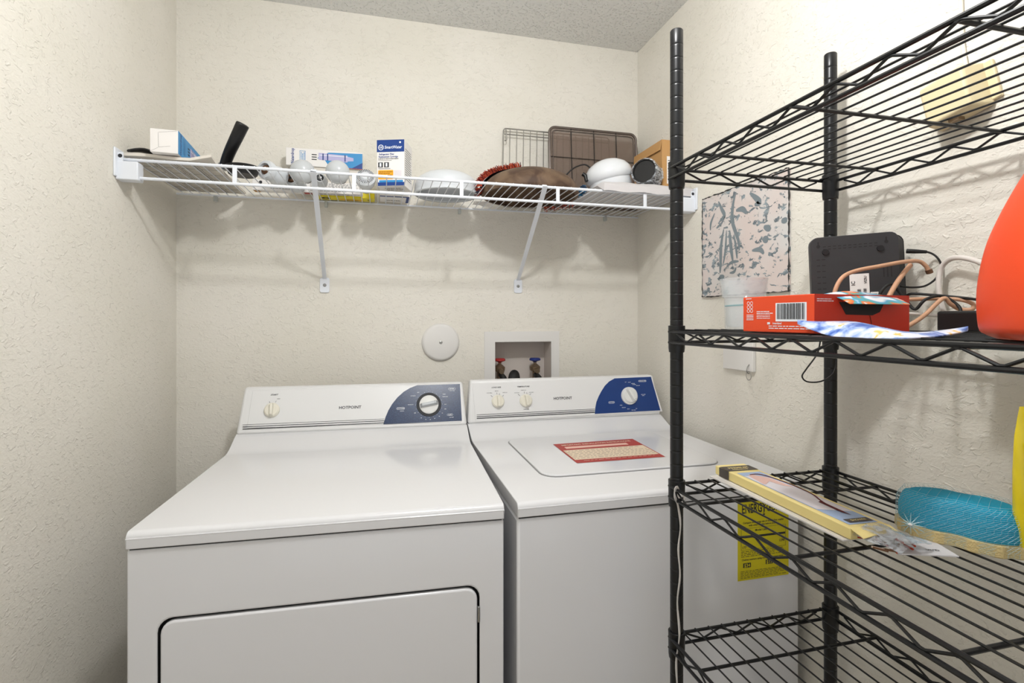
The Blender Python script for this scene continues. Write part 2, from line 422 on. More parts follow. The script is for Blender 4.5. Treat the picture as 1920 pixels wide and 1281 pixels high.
b.poly([P(*cv(x, y), o1) for x, y in arc+[(1640, 89), (1805, 84), (1812, 228), (1820, 372), (1500, 387)]], M_NAVY)
for (ya, yb2, tk) in ((403, 357, 3), (418, 370, 5), (434, 385, 6)):
    for m_, d0 in ((M_INK, 0),):
        b.poly([P(*cv(104, ya), o1), P(*cv(1214, yb2), o1), P(*cv(1212, yb2+tk), o1), P(*cv(103, ya+tk), o1)], m_)
b.text('HOTPOINT', 0.0125, B(*cv(945, 268), o1), M_INK, sx=1.05)
b.text('START', 0.0065, B(*cv(353, 169), o1), M_INK, sx=1.1, sheet=0.25); b.text('START', 0.0032, B(*cv(386, 201), o1), M_INK)
for x, y, x2, y2 in ((313, 220, 317, 234), (368, 215, 361, 228)): b.tube([P(*cv(x, y), o1), P(*cv(x2, y2), o1)], 0.0005, M_INK, 4)
o2 = 0.0028
pill(b, B, *cv(1341, 276), o2, 'COTTONS', 0.026, 0.0075, M_WINK); pill(b, B, *cv(1727, 325), o2, 'FLUFF', 0.019, 0.0065, M_WINK); pill(b, B, *cv(1742, 122), o2, 'EXTRA', 0.024, 0.0075, M_WINK)
b.text('DRYING', 0.0032, B(*cv(1352, 296), o2), M_WINK); b.text('NO HEAT', 0.0032, B(*cv(1740, 345), o2), M_WINK); b.text('EASY CARE', 0.0032, B(*cv(1745, 138), o2), M_WINK)
for t_, x, y in (('LESS', 1478, 150), ('OPTIMUM', 1437, 178), ('MORE DRY', 1420, 246), ('OFF', 1453, 312), ('60', 1502, 350), ('50', 1538, 362), ('40', 1573, 363), ('30', 1607, 354), ('20', 1643, 337), ('10', 1667, 312), ('LESS', 1690, 280), ('DRY', 1692, 244), ('MORE DRY', 1690, 184), ('TIMED', 1680, 165)):
    b.text(t_, 0.0036, B(*cv(x, y), o2), M_WINK)
for i in range(20):
    a = math.radians(18*i); c0 = P(*cv(1562, 245), o2); b.tube([c0+(U*math.cos(a)+V*math.sin(a))*0.0415, c0+(U*math.cos(a)+V*math.sin(a))*0.0435], 0.0005, M_WINK, 4)
plab(b.build('panel_print', dryer, smooth=0, fix=False), 'navy quarter-round film, stripes and lettering')
b = MB(B(*cv(1562, 245), 0.002)); b.lathe([(0.030, 0.0022), (0.0385, 0.0022), (0.0395, 0)], M_INK, seg=48); b.build('dial_ring', dryer)
knob(dryer, B, *cv(1562, 247), 0.031, 0.022, M_WKNOB, math.radians(-80), M_GKNOB, name='timer_dial', mark=True)
knob(dryer, B, *cv(334, 290), 0.0225, 0.020, M_KNOB, math.radians(2), name='start_knob')

# --- washer
WX = Matrix.Translation(Vector((0.2725, 1.035, 0))); WW = 0.70
washer = thing('washing_machine', 'white top-loading washing machine with red label on its lid, right of the dryer', 'washing machine', WX.translation)
b = MB(); b.box((0, 0, 0.03), (WW, 0.70, zc), M_ENAM); b.build('cabinet', washer, bevel=0.006)
feet(washer, WW)
b = MB(); b.box((0.004, 0.002, zc-0.001), (WW-0.004, 0.695, zc+0.004), M_GAP); b.build('seam', washer)
top_panel(washer, WW, 0.635, 0.950)
lx0, lx1, ly0, ly1 = 0.105, 0.595, 0.140, 0.535
b = MB(); b.prism([(x, y, ZT) for x, y in rrect(lx0-0.0025, ly0-0.001, lx1+0.0025, ly1+0.0025, 0.042)], (0, 0, 0.0018), mat('grey seam', '8d8d8c', 0.6)); b.build('lid_gap', washer)
b = MB(); b.prism([(x, y, ZT) for x, y in rrect(lx0, ly0, lx1, ly1, 0.04)], (0, 0, 0.0055), M_ENAM); b.build('lid', washer, bevel=0.0025)
WI = WX.inverted()
def wl(px, py, z): return WI @ atZ(px, py, z)
zl = ZT+0.0062
q = [wl(1037, 833.2, zl), wl(1185.8, 823, zl), wl(1247.4, 856.5, zl), wl(1082, 868.7, zl)]   # bl-order: back-left, back-right, front-right, front-left
bl, br, fr, fl = q
def lerp2(s, t): a = bl.lerp(br, s); c = fl.lerp(fr, s); return c.lerp(a, t)
b = MB(); b.poly([fl, fr, br, bl], M_LABR); dz = Vector((0, 0, 0.0003))
b.poly([lerp2(*p)+dz for p in ((0.02, 0.14), (0.985, 0.14), (0.985, 0.62), (0.02, 0.62))], M_LABC)
b.poly([lerp2(*p)+dz for p in ((0.08, 0.70), (0.84, 0.70), (0.84, 0.80), (0.08, 0.80))], mat('pink label band', 'e2b8a8', 0.5))
LM = basis(lerp2(0.5, 0.89)+dz, br-bl, bl-fl)
wl_ = (br-bl).length; b.text('IMPORTANT INSTALLATION INSTRUCTIONS', 0.0175, LM, M_LABC, sx=wl_/0.0175/23.5)
LM2 = basis(lerp2(0.03, 0.16)+dz*2, br-bl, bl-fl); hl = (bl-fl).length
b.dashes(LM2, 0.0, 0.0, wl_*0.93, hl*0.44, 6, mat('label small print', '9a8a7c', 0.6), 0.22, 0.015, 0.06, seed=4)
LM3 = basis(lerp2(0.1, 0.08)+dz*2, br-bl, bl-fl); b.dashes(LM3, 0, -0.002, wl_*0.8, 0.003, 1, M_LABC, 0.5, 0.03, 0.08, seed=2)
plab(b.build('instruction_label', washer, smooth=0, fix=False), 'red and cream printed label stuck on the lid')
# energy guide on the front
a0 = WI @ atY(1383, 936, 1.035); a1 = WI @ atY(1478, 918, 1.035); a2 = WI @ atY(1385, 1090, 1.035)
ew, eh = a1.x-a0.x, a0.z-a2.z; EM = basis((a0.x, -0.0008, a2.z), (1, 0, 0), (0, 0, 1))
b = MB(EM); I4 = Matrix.Identity(4); b.box((0, 0, -0.0006), (ew, eh, 0.0002), M_ELBL)
up = Matrix.Translation((0, 0, 0.0005))
b.rect(up, 0, eh*0.955, ew, eh, M_INK)
b.text('ENERGYGUIDE', 0.030, up @ Matrix.Translation((ew*0.5, eh*0.865, 0)), M_INK, sx=0.60)
b.tube([(ew*0.505, eh*0.87, 0.0004), (ew*0.505, eh*0.78, 0.0004)], 0.0009, M_INK, 4)
b.poly([(ew*0.48, eh*0.79, 0.0005), (ew*0.505, eh*0.76, 0.0005), (ew*0.53, eh*0.79, 0.0005)], M_INK)
b.dashes(up, ew*0.06, eh*0.955, ew*0.94, eh*0.995, 1, M_ELBL, 0.35, 0.03, 0.08, seed=3)
b.text('Compare the energy use of this clothes washer', 0.0062, up @ Matrix.Translation((ew*0.5, eh*0.70, 0)), M_INK, sx=0.95)
b.text('with other models before you buy', 0.0062, up @ Matrix.Translation((ew*0.5, eh*0.665, 0)), M_INK, sx=0.95)
b.text('Model Uses', 0.007, up @ Matrix.Translation((ew*0.45, eh*0.60, 0)), M_INK)
b.text('177', 0.008, up @ Matrix.Translation((ew*0.12, eh*0.40, 0)), M_INK); b.text('1298', 0.008, up @ Matrix.Translation((ew*0.86, eh*0.44, 0)), M_INK)
b.rect(up, ew*0.12, eh*0.515, ew*0.93, eh*0.54, M_INK)
for x0, y0, x1, y1 in ((0.06, 0.37, 0.94, 0.373), (0.06, 0.63, 0.94, 0.633), (0.06, 0.37, 0.066, 0.633), (0.934, 0.37, 0.94, 0.633)): b.rect(up, ew*x0, eh*y0, ew*x1, eh*y1, M_INK)
b.dashes(up, ew*0.06, eh*0.28, ew*0.9, eh*0.36, 4, M_INK, 0.3, 0.03, 0.1, seed=5)
b.text('Clothes washers using more energy cost more', 0.006, up @ Matrix.Translation((ew*0.48, eh*0.25, 0)), M_INK)
b.rect(up, ew*0.10, eh*0.155, ew*0.25, eh*0.21, M_INK); b.rect(up, ew*0.54, eh*0.165, ew*0.68, eh*0.22, M_INK)
b.text('$34', 0.011, Matrix.Translation((ew*0.175, eh*0.18, 0.0009)), M_ELBL); b.text('$17', 0.011, Matrix.Translation((ew*0.61, eh*0.19, 0.0009)), M_ELBL)
b.dashes(up, ew*0.05, eh*0.02, ew*0.95, eh*0.12, 6, M_INK, 0.3, 0.03, 0.1, seed=6)
plab(b.build('energy_label', washer, smooth=0), 'yellow energy guide sticker on the washer front')
P, B, U, V, N = console(washer, WX, WW, 0.634, 0.950, 0.664, 1.089, 0.014, M_BLUE, None, None, None)
cv = lambda X, Y: (870+X*0.203125, 690+Y*0.203125)
b = MB(); b.prism([P(*cv(108, 500), 0), P(*cv(1830, 402), 0), P(*cv(1728, 78), 0), P(*cv(74, 143), 0)], N*0.0018, M_ENAM2); b.build('control_panel', washer, bevel=0.001)
b = MB()
arc = [(1207, 425), (1212, 370), (1222, 315), (1242, 265), (1268, 215), (1300, 165), (1340, 125), (1390, 97)]
b.poly([P(*cv(x, y), o1) for x, y in arc+[(1560, 89), (1725, 82), (1770, 238), (1813, 392), (1500, 409)]], M_BLUE)
for ya, yb2, tk in ((432, 378, 4), (448, 392, 6), (463, 406, 8)):
    b.poly([P(*cv(117, ya), o1), P(*cv(1207, yb2), o1), P(*cv(1207, yb2+tk), o1), P(*cv(118, ya+tk), o1)], M_INK)
b.text('HOTPOINT', 0.0125, B(*cv(912, 281), o1), M_INK, sx=1.05)
b.text('LOAD SIZE', 0.0060, B(*cv(298, 180), o1), M_INK, sx=1.1, sheet=0.2); b.text('TEMPERATURE', 0.0060, B(*cv(547, 173), o1), M_INK, sx=1.1, sheet=0.2)
for t_, x, y in (('MEDIUM', 300, 214), ('EXTRA SMALL', 235, 232), ('SUPER PLUS', 376, 228), ('WARM COLD', 549, 206), ('COLD COLD', 488, 230), ('HOT COLD', 622, 226), ('WARM WARM', 575, 382)):
    b.text(t_, 0.0030, B(*cv(x, y), o1), M_INK)
for x, y, x2, y2 in ((248, 254, 264, 268), (303, 228, 305, 244), (328, 236, 325, 250), (366, 250, 356, 263), (499, 243, 516, 257), (556, 218, 558, 234), (578, 226, 582, 242), (618, 236, 606, 250)):
    b.tube([P(*cv(x, y), o1), P(*cv(x2, y2), o1)], 0.0005, M_INK, 4)
pill(b, B, *cv(1362, 319), o2, 'COTTONS', 0.023, 0.0075, M_WINK); pill(b, B, *cv(1646, 121), o2, 'WRINKLE FREE', 0.031, 0.0068, M_WINK)
for t_, x, y in (('RINSE', 1450, 345), ('REGULAR', 1475, 366), ('SOAK', 1518, 379), ('PRE WASH', 1566, 390), ('OFF', 1592, 376), ('OFF', 1492, 132), ('SHORT', 1527, 133), ('MEDIUM', 1560, 145), ('NORMAL', 1572, 154), ('REGULAR', 1606, 163), ('EASY CARE', 1655, 245), ('KNITS', 1655, 256)):
    b.text(t_, 0.0034, B(*cv(x, y), o2), M_WINK)
plab(b.build('panel_print', washer, smooth=0, fix=False), 'royal blue quarter-round film, stripes and lettering')
b = MB(B(*cv(1525, 258), 0.002)); b.lathe([(0, 0.006), (0.030, 0.006), (0.0315, 0)], M_WKNOB, seg=48); b.build('dial_ring', washer)
knob(washer, B, *cv(1527, 253), 0.029, 0.026, M_WKNOB, math.radians(208), name='timer_dial', mark=True)
knob(washer, B, *cv(313, 308), 0.0215, 0.020, M_KNOB, 0.0, name='load_size_knob')
knob(washer, B, *cv(570, 302), 0.0215, 0.020, M_KNOB, math.radians(5), name='temperature_knob')

# ------------------------------------------------------------------ wall shelf
YF = 1.530; ZD = CZ+0.4088; ZLIP = CZ+0.3617
shelf = thing('wire_wall_shelf', 'long white wire shelf across the back wall above the washer and dryer', 'shelf', (0, 0, 0))
xa, xb = XL+0.004, XR-0.004
b = MB(); b.tube([(xa, YF, ZD), (xb, YF, ZD)], 0.0042, M_WIREW, 10); b.build('front_rod', shelf)
b = MB(); b.tube([(xa, YF-0.004, ZLIP), (xb, YF-0.004, ZLIP)], 0.0042, M_WIREW, 10); b.build('lip_rod', shelf)
b = MB(); b.tube([(xa, YB-0.010, ZD), (xb, YB-0.010, ZD)], 0.0032, M_WIREW, 8); b.build('back_rod', shelf)
b = MB(); x = xa+0.02
while x < xb-0.01:
    b.tube([(x, YF-0.002, ZD+0.0035), (x, YB-0.006, ZD+0.0033)], 0.0015, M_WIREW, 6); x += 0.0268
plab(b.build('deck_wires', shelf), 'thin white deck wires')
for px in (441, 664, 865, 1045, 1208):
    X = atY(px, 320, YF).x; b = MB(); b.box((X-0.0055, YF-0.007, ZLIP), (X+0.0055, YF-0.002, ZD), M_WIREW); b.build('lip_strap', shelf, bevel=0.001)
for fx, tx, fy in ((609, 588, 534), (971, 1021, 536)):
    ft = atY(fx, fy, YB); Xt = atY(tx, 355, YF).x
    b = MB(); wv = Vector((0.0062, 0, 0)); p0 = Vector((Xt, YF-0.002, ZD+0.004)); p1 = Vector((ft.x, YB-0.006, ft.z+0.020)); p2 = Vector((ft.x, YB-0.0035, ft.z+0.010))
    pts = [p0+Vector((0, 0.02, 0.002)), p0, p0+Vector((0, -0.007, -0.006)), p1, p2]; w_ = [0.006, 0.007, 0.0075, 0.0065, 0.0095]
    for i in range(len(pts)-1):
        a, c = pts[i], pts[i+1]; wa, wc = Vector((w_[i], 0, 0)), Vector((w_[i+1], 0, 0)); t_ = Vector((0, 0.0035, 0.0035))
        b.prism([a-wa, a+wa, c+wc, c-wc], t_, M_WIREW)
    br_ = b.build('brace', shelf, bevel=0.0012)
    b = MB(); b.prism([(ft.x+x_, YB-0.001, ft.z+z_) for x_, z_ in rrect(-0.016, -0.028, 0.016, 0.024, 0.007)], (0, -0.004, 0), M_WIREW); b.build('foot_plate', br_, bevel=0.001)
    b = MB(); b.lathe([(0, 0.004), (0.004, 0.003), (0.006, 0)], M_STEEL, axis_m((ft.x, YB-0.005, ft.z-0.002), (0, -1, 0)), seg=14); b.build('screw', br_)
for px, py in ((406, 368), (612, 380), (861, 388), (1005, 401), (1133, 407)):
    X = atY(px, py, YB).x; b = MB(); b.box((X-0.005, YB-0.016, ZD-0.020), (X+0.005, YB-0.0005, ZD-0.001), M_CLIP); b.build('wall_clip', shelf, bevel=0.0015)
for sgn, X0 in ((1, XL), (-1, XR)):
    b = MB(); X1 = X0+sgn*0.050
    b.box((min(X0, X1), YF-0.018, ZLIP-0.008), (max(X0, X1), YF+0.016, ZD-0.008), M_WIREW)
    b.box((min(X0, X0+sgn*0.005), YF-0.030, ZLIP-0.002), (max(X0, X0+sgn*0.005), YF+0.020, ZD+0.024), M_WIREW)
    eb = b.build('end_bracket', shelf, bevel=0.003)
    b = MB(); b.lathe([(0, 0.002), (0.004, 0.0015), (0.005, 0)], M_INK, axis_m((X0+sgn*0.010, YF-0.016, ZD+0.005), (0, -1, 0)), seg=12); b.box((min(X0+sgn*0.004, X0+sgn*0.016), YF-0.016, ZD-0.010), (max(X0+sgn*0.004, X0+sgn*0.016), YF-0.012, ZD+0.014), M_WIREW); b.build('bracket_screw', eb)

DK = ZD+0.0050      # top of the deck wires
def carton(name, label, cat, fl, rotz, w, d, h, z, m, bev=0.0012, group=None):
    """box whose front-left bottom corner is fl; returns thing and the three visible face bases (local)"""
    t = thing(name, label, cat, (fl[0], fl[1], z), rotz, group)
    b = MB(); b.box((0, 0, 0), (w, d, h), m); b.build('carton', t, bevel=bev)
    FR = basis((0, -0.0004, 0), (1, 0, 0), (0, 0, 1)); LF = basis((-0.0004, d, 0), (0, -1, 0), (0, 0, 1)); RT = basis((w+0.0004, 0, 0), (0, 1, 0), (0, 0, 1))
    TP = basis((0, 0, h+0.0004), (1, 0, 0), (0, 1, 0)); BT = basis((0, d, -0.0004), (1, 0, 0), (0, -1, 0))
    return t, FR, LF, RT, TP, BT
def Z_(M, z): return M @ Matrix.Translation((0, 0, z))

# booklet on the left
b = MB(); P_ = []
for i in range(9):
    row = []
    for j in range(9):
        x = XL+0.012+0.203*j/8; y = YF-0.006+0.36*i/8; z = DK+0.0005
        if i == 0: z += 0.002*math.sin(j*0.9)+0.003
        if i < 3 and j > 6: z += 0.005*(3-i)/3*(j-6)
        row.append((x, y, z))
    P_.append(row)
b.grid(P_, M_PAPER2, thick=(0, 0, 0.007))
bk_ = tag(b.build('instruction_booklet', smooth=50), 'thick off-white printed booklet lying flat at the left end of the shelf', 'booklet')
b = MB(); BM = basis((XL+0.012, YF+0.36, DK-0.0003), (1, 0, 0), (0, -1, 0))
for cx in range(4):
    for cy in range(6):
        x0, y0 = 0.008+cx*0.049, 0.012+cy*0.056
        for r4 in ((x0, y0, x0+0.045, y0+0.0022), (x0, y0+0.050, x0+0.045, y0+0.0518), (x0, y0, x0+0.0016, y0+0.051), (x0+0.0434, y0, x0+0.045, y0+0.051)): b.rect(BM, *r4, M_GREYINK)
        b.dashes(BM, x0+0.004, y0+0.008, x0+0.041, y0+0.046, 4, mat('faint ink', 'a09a92', 0.7), 0.2, 0.1, 0.3, seed=cx*7+cy)
pr = b.build('printed_text', bk_, smooth=0, fix=False)

# black curved piece on the booklet
b = MB(); pth = smoothpath([(XL+0.014, YF+0.02, DK+0.024), (XL+0.035, YF+0.05, DK+0.036), (XL+0.055, YF+0.085, DK+0.034), (XL+0.085, YF+0.13, DK+0.026)], 4)
b.tube(pth, [0.004+0.009*math.sin(math.pi*min(1, (i+1.5)/len(pth))) for i in range(len(pth))], M_BLACKP, 10, flat=0.5)
tag(b.build('kitchen_utensil', smooth=60), 'flat curved black plastic utensil lying on the booklet near the left bracket', 'utensil')

# filter carton receding on the left
def waterdrop(t, M, w, h, s=0):
    """picture side of the filter carton, drawn on basis M of size w x h"""
    b = MB(M); a = Matrix.Identity(4); z1 = Matrix.Translation((0, 0, 0.0003)); z2 = Matrix.Translation((0, 0, 0.0006)); z3 = Matrix.Translation((0, 0, 0.0009))
    b.poly([(w*0.50, h*0.42, 0), (w*0.40, h*0.50, 0), (w*0.55, h*0.86, 0), (w, h*0.93, 0), (w, h*0.05, 0), (w*0.86, 0.03*h, 0), (w*0.55, h*0.10, 0)], M_LBLUE)
    b.poly([(w*0.86, h*0.04, 0.0003), (w, h*0.03, 0.0003), (w, h*0.40, 0.0003), (w*0.93, h*0.22, 0.0003)], M_DBLUE)
    b.rect(a, w*0.60, 0, w, h*0.035, M_LABR)
    b.prism([(w*(0.42), h*0.42, 0.0003), (w*0.80, h*0.36, 0.0003), (w*0.80, h*0.76, 0.0003), (w*0.42, h*0.80, 0.0003)], (0, 0, 0.0003), M_LILAC)
    b.prism([(w*(0.80), h*0.42, 0.0003), (w*0.88, h*0.46, 0.0003), (w*0.88, h*0.64, 0.0003), (w*0.80, h*0.70, 0.0003)], (0, 0, 0.0003), M_LILAC)
    for x in (0.47, 0.53, 0.76): b.rect(Matrix.Translation((0, 0, 0.0008)), w*x, h*0.40, w*(x+0.015), h*0.78, M_DBLUE)
    b.rect(Matrix.Translation((0, 0, 0.0008)), w*0.43, h*0.66, w*0.80, h*0.70, M_WINK)
    b.text('Waterdrop', h*0.24, Matrix.Translation((w*0.085, h*0.50, 0.0003)) @ Matrix.Rotation(math.pi/2, 4, 'Z'), M_DBLUE, sx=0.85)
    for x0, y0, x1, y1 in ((0.175, 0.22, 0.25, 0.24), (0.175, 0.84, 0.25, 0.86), (0.175, 0.22, 0.179, 0.86), (0.246, 0.22, 0.25, 0.86)): b.rect(z1, w*x0, h*y0, w*x1, h*y1, M_LBLUE)
    b.dashes(z1 @ Matrix.Translation((w*0.245, h*0.26, 0)) @ Matrix.Rotation(math.pi/2, 4, 'Z'), 0, 0, h*0.54, w*0.06, 3, M_LBLUE, 0.4, 0.1, 0.3, seed=9)
    for y in (0.38, 0.52, 0.66): b.rect(z1, w*0.33, h*y, w*0.395, h*(y+0.05), M_INK); 
    return plab(b.build('picture_side', t, smooth=0, fix=False), 'blue and white printed side showing a filter cartridge')
A = at(281.5, 286, 1.318); 
wa = 0.0625
t, FR, LF, RT, TP, BT = carton('filter_carton', 'blue filter carton with its white end forward, on the booklet at the shelf left', 'box', (A.x, 1.502), math.radians(4), wa, 0.262, 0.060, DK+0.0125, M_PAPER)
b = MB(RT); waterdrop(t, RT, 0.262, 0.060); b.rect(Z_(Matrix.Identity(4), -0.0002), 0, 0, 0.262, 0.06, M_LBLUE); b.build('side_print', t, smooth=0, fix=False)
b = MB(FR)
for p0, p1 in (((0.0, 0.0), (0.018, 0.012)), ((0.018, 0.012), (0.018, 0.050)), ((0.018, 0.050), (0.060, 0.058)), ((0.018, 0.012), (0.045, 0.018))): b.tube([(p0[0]+0.001, p0[1]+0.001, 0), (p1[0], p1[1], 0)], 0.0002, M_GREYINK, 4)
b.build('flap_crease', t)

# frying pan with upright handle
pc = Vector((-0.388, 1.640, DK)); pan = thing('frying_pan', 'small black frying pan with handle sticking up beside the booklet', 'pan', pc)
b = MB(); b.lathe([(0, 0), (0.034, 0), (0.038, 0.003), (0.045, 0.024), (0.046, 0.025), (0.043, 0.024), (0.036, 0.006), (0, 0.004)], M_BLACKP, seg=40); b.build('body', pan)
b = MB(); hp = [at(421, 312, 1.50), at(426, 297, 1.49), at(433, 280, 1.475), at(443, 259, 1.46), at(453, 238, 1.45), at(456, 232, 1.448)]
hp = [p-pc for p in smoothpath(hp, 4)]; nH = len(hp)
b.tube(hp, [0.0155+0.0035*min(1, i/nH*1.3) if i < nH-2 else (0.017 if i == nH-2 else 0.011) for i in range(nH)], M_BLACKP, 12, flat=0.62); b.build('handle', pan, smooth=60)
b = MB(); b.tube([hp[0]+Vector((0.002, 0.002, -0.012)), hp[0], hp[1]*0.5+hp[0]*0.5], 0.0185, M_STEEL, 12, flat=0.62); plab(b.build('ferrule', pan, smooth=60), 'steel collar at the foot of the handle')
b = MB(); b.tube([hp[0]+Vector((0.0, 0.003, -0.008)), Vector((-0.036, -0.010, 0.018))], 0.008, M_STEEL, 10, flat=0.5); b.build('bracket', pan)

# light bulbs
def screw_base(b, M, r, z0, L):
    pr = [(r*1.05, z0)]
    n = 5
    for i in range(n): z = z0-L*(i+0.2)/n*0.8; pr += [(r, z), (r*0.88, z-L*0.06)]
    pr += [(r*0.6, z0-L*0.86), (r*0.3, z0-L*0.97), (0, z0-L)]
    b.lathe(pr, M_STEEL, M, seg=20)
def reflector(p, d, R, L, label):
    t = thing('light_bulb', label, 'light bulb', p); M = axis_m((0, 0, 0), d)      # +Z of M points out of the socket end
    b = MB(); b.lathe([(0, -L), (R*0.9, -L*0.98), (R, -L*0.86), (R*0.96, -L*0.62), (R*0.78, -L*0.36), (R*0.74, -L*0.30), (R*0.96, -L*0.26), (R*1.0, -L*0.12), (R*0.9, 0), (R*0.62, 0.002), (R*0.58, -0.006), (0, -0.006)], M_OPAL, M, seg=36); b.build('glass', t)
    b = MB(); b.lathe([(0, 0.002), (R*0.16, 0.002), (R*0.20, 0.0), (R*0.42, -0.001), (R*0.52, -0.005)], [M_INK, M_STEEL, M_BRONZE, M_BRONZE], M, seg=28); b.build('cap', t)
reflector(at(496, 317, 1.53), (-0.55, -1, 0.12), 0.0290, 0.075, 'white reflector bulb with dark cap end forward, leftmost of the bulbs')
reflector(at(545, 333, 1.61), (-0.15, -1, 0.06), 0.0270, 0.080, 'white reflector bulb lying low, second bulb from the left')
def globe(px, py, t_, label, d):
    p = at(px, py, t_); t = thing('light_bulb', label, 'light bulb', p, group='frosted globe bulbs'); R = 0.0355
    M = axis_m((0, 0, 0), d); b = MB()
    pr = [(0, -R)]+[(R*math.cos(math.radians(a)), R*math.sin(math.radians(a))) for a in range(-75, 46, 12)]+[(R*0.55, R*0.93), (R*0.40, R*1.15), (R*0.37, R*1.3)]
    b.lathe(pr, M_GLASSW, M, seg=36); b.build('glass', t, smooth=60)
    b = MB(); Mf = M @ Matrix.Scale(-1, 4, Vector((0, 0, 1))); screw_base(b, Mf, 0.013, -R*1.28, 0.026); b.build('screw_base', t)
globe(567, 322, 1.568, 'frosted globe bulb, left one of the two in front of the blue filter carton', (0.12, 0.95, -0.12))
globe(633, 323, 1.580, 'frosted globe bulb, right one of the two, beside the finned bulb', (0.15, 0.95, -0.12))
p = at(600, 333, 1.60); t = thing('light_bulb', 'small slim bulb between the two frosted globes, ring end forward', 'light bulb', p)
M = axis_m((0, 0, 0), (0, -1, 0.05)); b = MB(); b.lathe([(0, -0.06), (0.017, -0.055), (0.0205, -0.035), (0.016, -0.012), (0.013, 0), (0.0, 0)], M_OPAL, M, seg=24); b.build('glass', t, smooth=60)
b = MB(); b.lathe([(0.004, 0.001), (0.0095, 0.0025), (0.0110, 0)], M_INK, M, seg=24); b.lathe([(0, 0.002), (0.0045, 0.001)], M_STEEL, M, seg=16); b.build('contact_ring', t)
p = at(685, 330, 1.60); t = thing('light_bulb', 'finned LED bulb with white striped face, beside the navy and white carton', 'light bulb', p)
M = axis_m((0, 0, 0), (-0.02, -1, 0.42)); R = 0.0305
b = MB(); b.lathe([(0, 0.003), (R*0.42, 0.0025), (R*0.44, 0.0)], M_OPAL, M, seg=28); b.build('lens', t)
b = MB(); b.lathe([(R*0.40, 0.0), (R*0.86, -0.002), (R, -0.008), (R*1.0, -0.020), (R*0.85, -0.036), (R*0.55, -0.046), (R*0.5, -0.062), (0, -0.063)], M_OPAL, M, seg=36); bd = b.build('body', t)
b = MB()
for i in range(30):
    a = 2*math.pi*i/30; c_, s_ = math.cos(a), math.sin(a); w2 = 0.0009
    pq = [(R*0.50*c_-s_*w2*0.6, R*0.50*s_+c_*w2*0.6, 0.0004), (R*0.50*c_+s_*w2*0.6, R*0.50*s_-c_*w2*0.6, 0.0004), (R*0.86*c_+s_*w2*1.5, R*0.86*s_-c_*w2*1.5, -0.0012), (R*0.86*c_-s_*w2*1.5, R*0.86*s_+c_*w2*1.5, -0.0012)]
    b.poly([M @ Vector(q_) for q_ in pq], M_INK)
b.build('vent_slots', bd, smooth=0, fix=False)
b = MB(); b.lathe([(0.013, -0.060), (0.013, -0.064), (0.0115, -0.068), (0.013, -0.072), (0.0115, -0.076), (0.006, -0.082), (0, -0.083)], M_STEEL, M, seg=20); b.build('screw_base', t)

# cartons in the middle of the shelf
t, FR, LF, RT, TP, BT = carton('white_carton', 'long low white carton with fine print lying behind the light bulbs', 'box', (-0.4015, 1.812), math.radians(-3), 0.340, 0.030, 0.036, DK, M_PAPER)
b = MB(FR); I = Matrix.Identity(4); b.dashes(I, 0.055, 0.006, 0.15, 0.031, 7, M_GREYINK, 0.35, 0.04, 0.10, seed=11); b.dashes(I, 0.175, 0.005, 0.325, 0.032, 8, M_GREYINK, 0.35, 0.03, 0.07, seed=12); b.lathe([(0, 0.0), (0.005, 0)], M_INK, Matrix.Translation((0.025, 0.026, 0.0001))); b.build('print', t, smooth=0, fix=False)
b = MB(BT); b.rect(I, 0.002, 0.002, 0.02, 0.028, M_CARDB); b.rect(I, 0.155, 0.004, 0.18, 0.026, M_LABR); b.dashes(I, 0.19, 0.004, 0.33, 0.026, 4, M_GREYINK, 0.3, 0.05, 0.1, seed=8); b.build('underside_print', t, smooth=0, fix=False)
t, FR, LF, RT, TP, BT = carton('yellow_carton', 'flat yellow carton on the shelf wires under the white cartons', 'box', (-0.213, 1.8445), 0, 0.190, 0.055, 0.030, DK, M_YEL)
b = MB(BT); b.lathe([(0.006, 0), (0.0145, 0)], M_INK, Matrix.Translation((0.03, 0.028, 0.0001))); b.rect(I, 0.075, 0.008, 0.150, 0.022, M_ORNG); b.text('CAUTION', 0.010, Matrix.Translation((0.112, 0.015, 0.0004)), M_INK); b.text('CFL', 0.014, Matrix.Translation((0.172, 0.03, 0.0004)) @ Matrix.Rotation(math.pi/2, 4, 'Z'), M_INK); b.build('underside_print', t, smooth=0, fix=False)
carton('plain_carton', 'plain off-white carton under the blue filter picture carton', 'box', (-0.285, 1.848), 0, 0.215, 0.052, 0.0655, DK+0.0305, M_PAPER2)
wp0 = atY(536, 310, 1.842); wp1 = atY(679.5, 322, 1.842)
t, FR, LF, RT, TP, BT = carton('filter_carton', 'blue and white carton with cartridge picture behind the globe bulbs', 'box', (wp0.x, 1.842), 0, wp1.x-wp0.x, 0.060, 0.058, DK+0.0965, M_PAPER)
waterdrop(t, FR, wp1.x-wp0.x, 0.058)
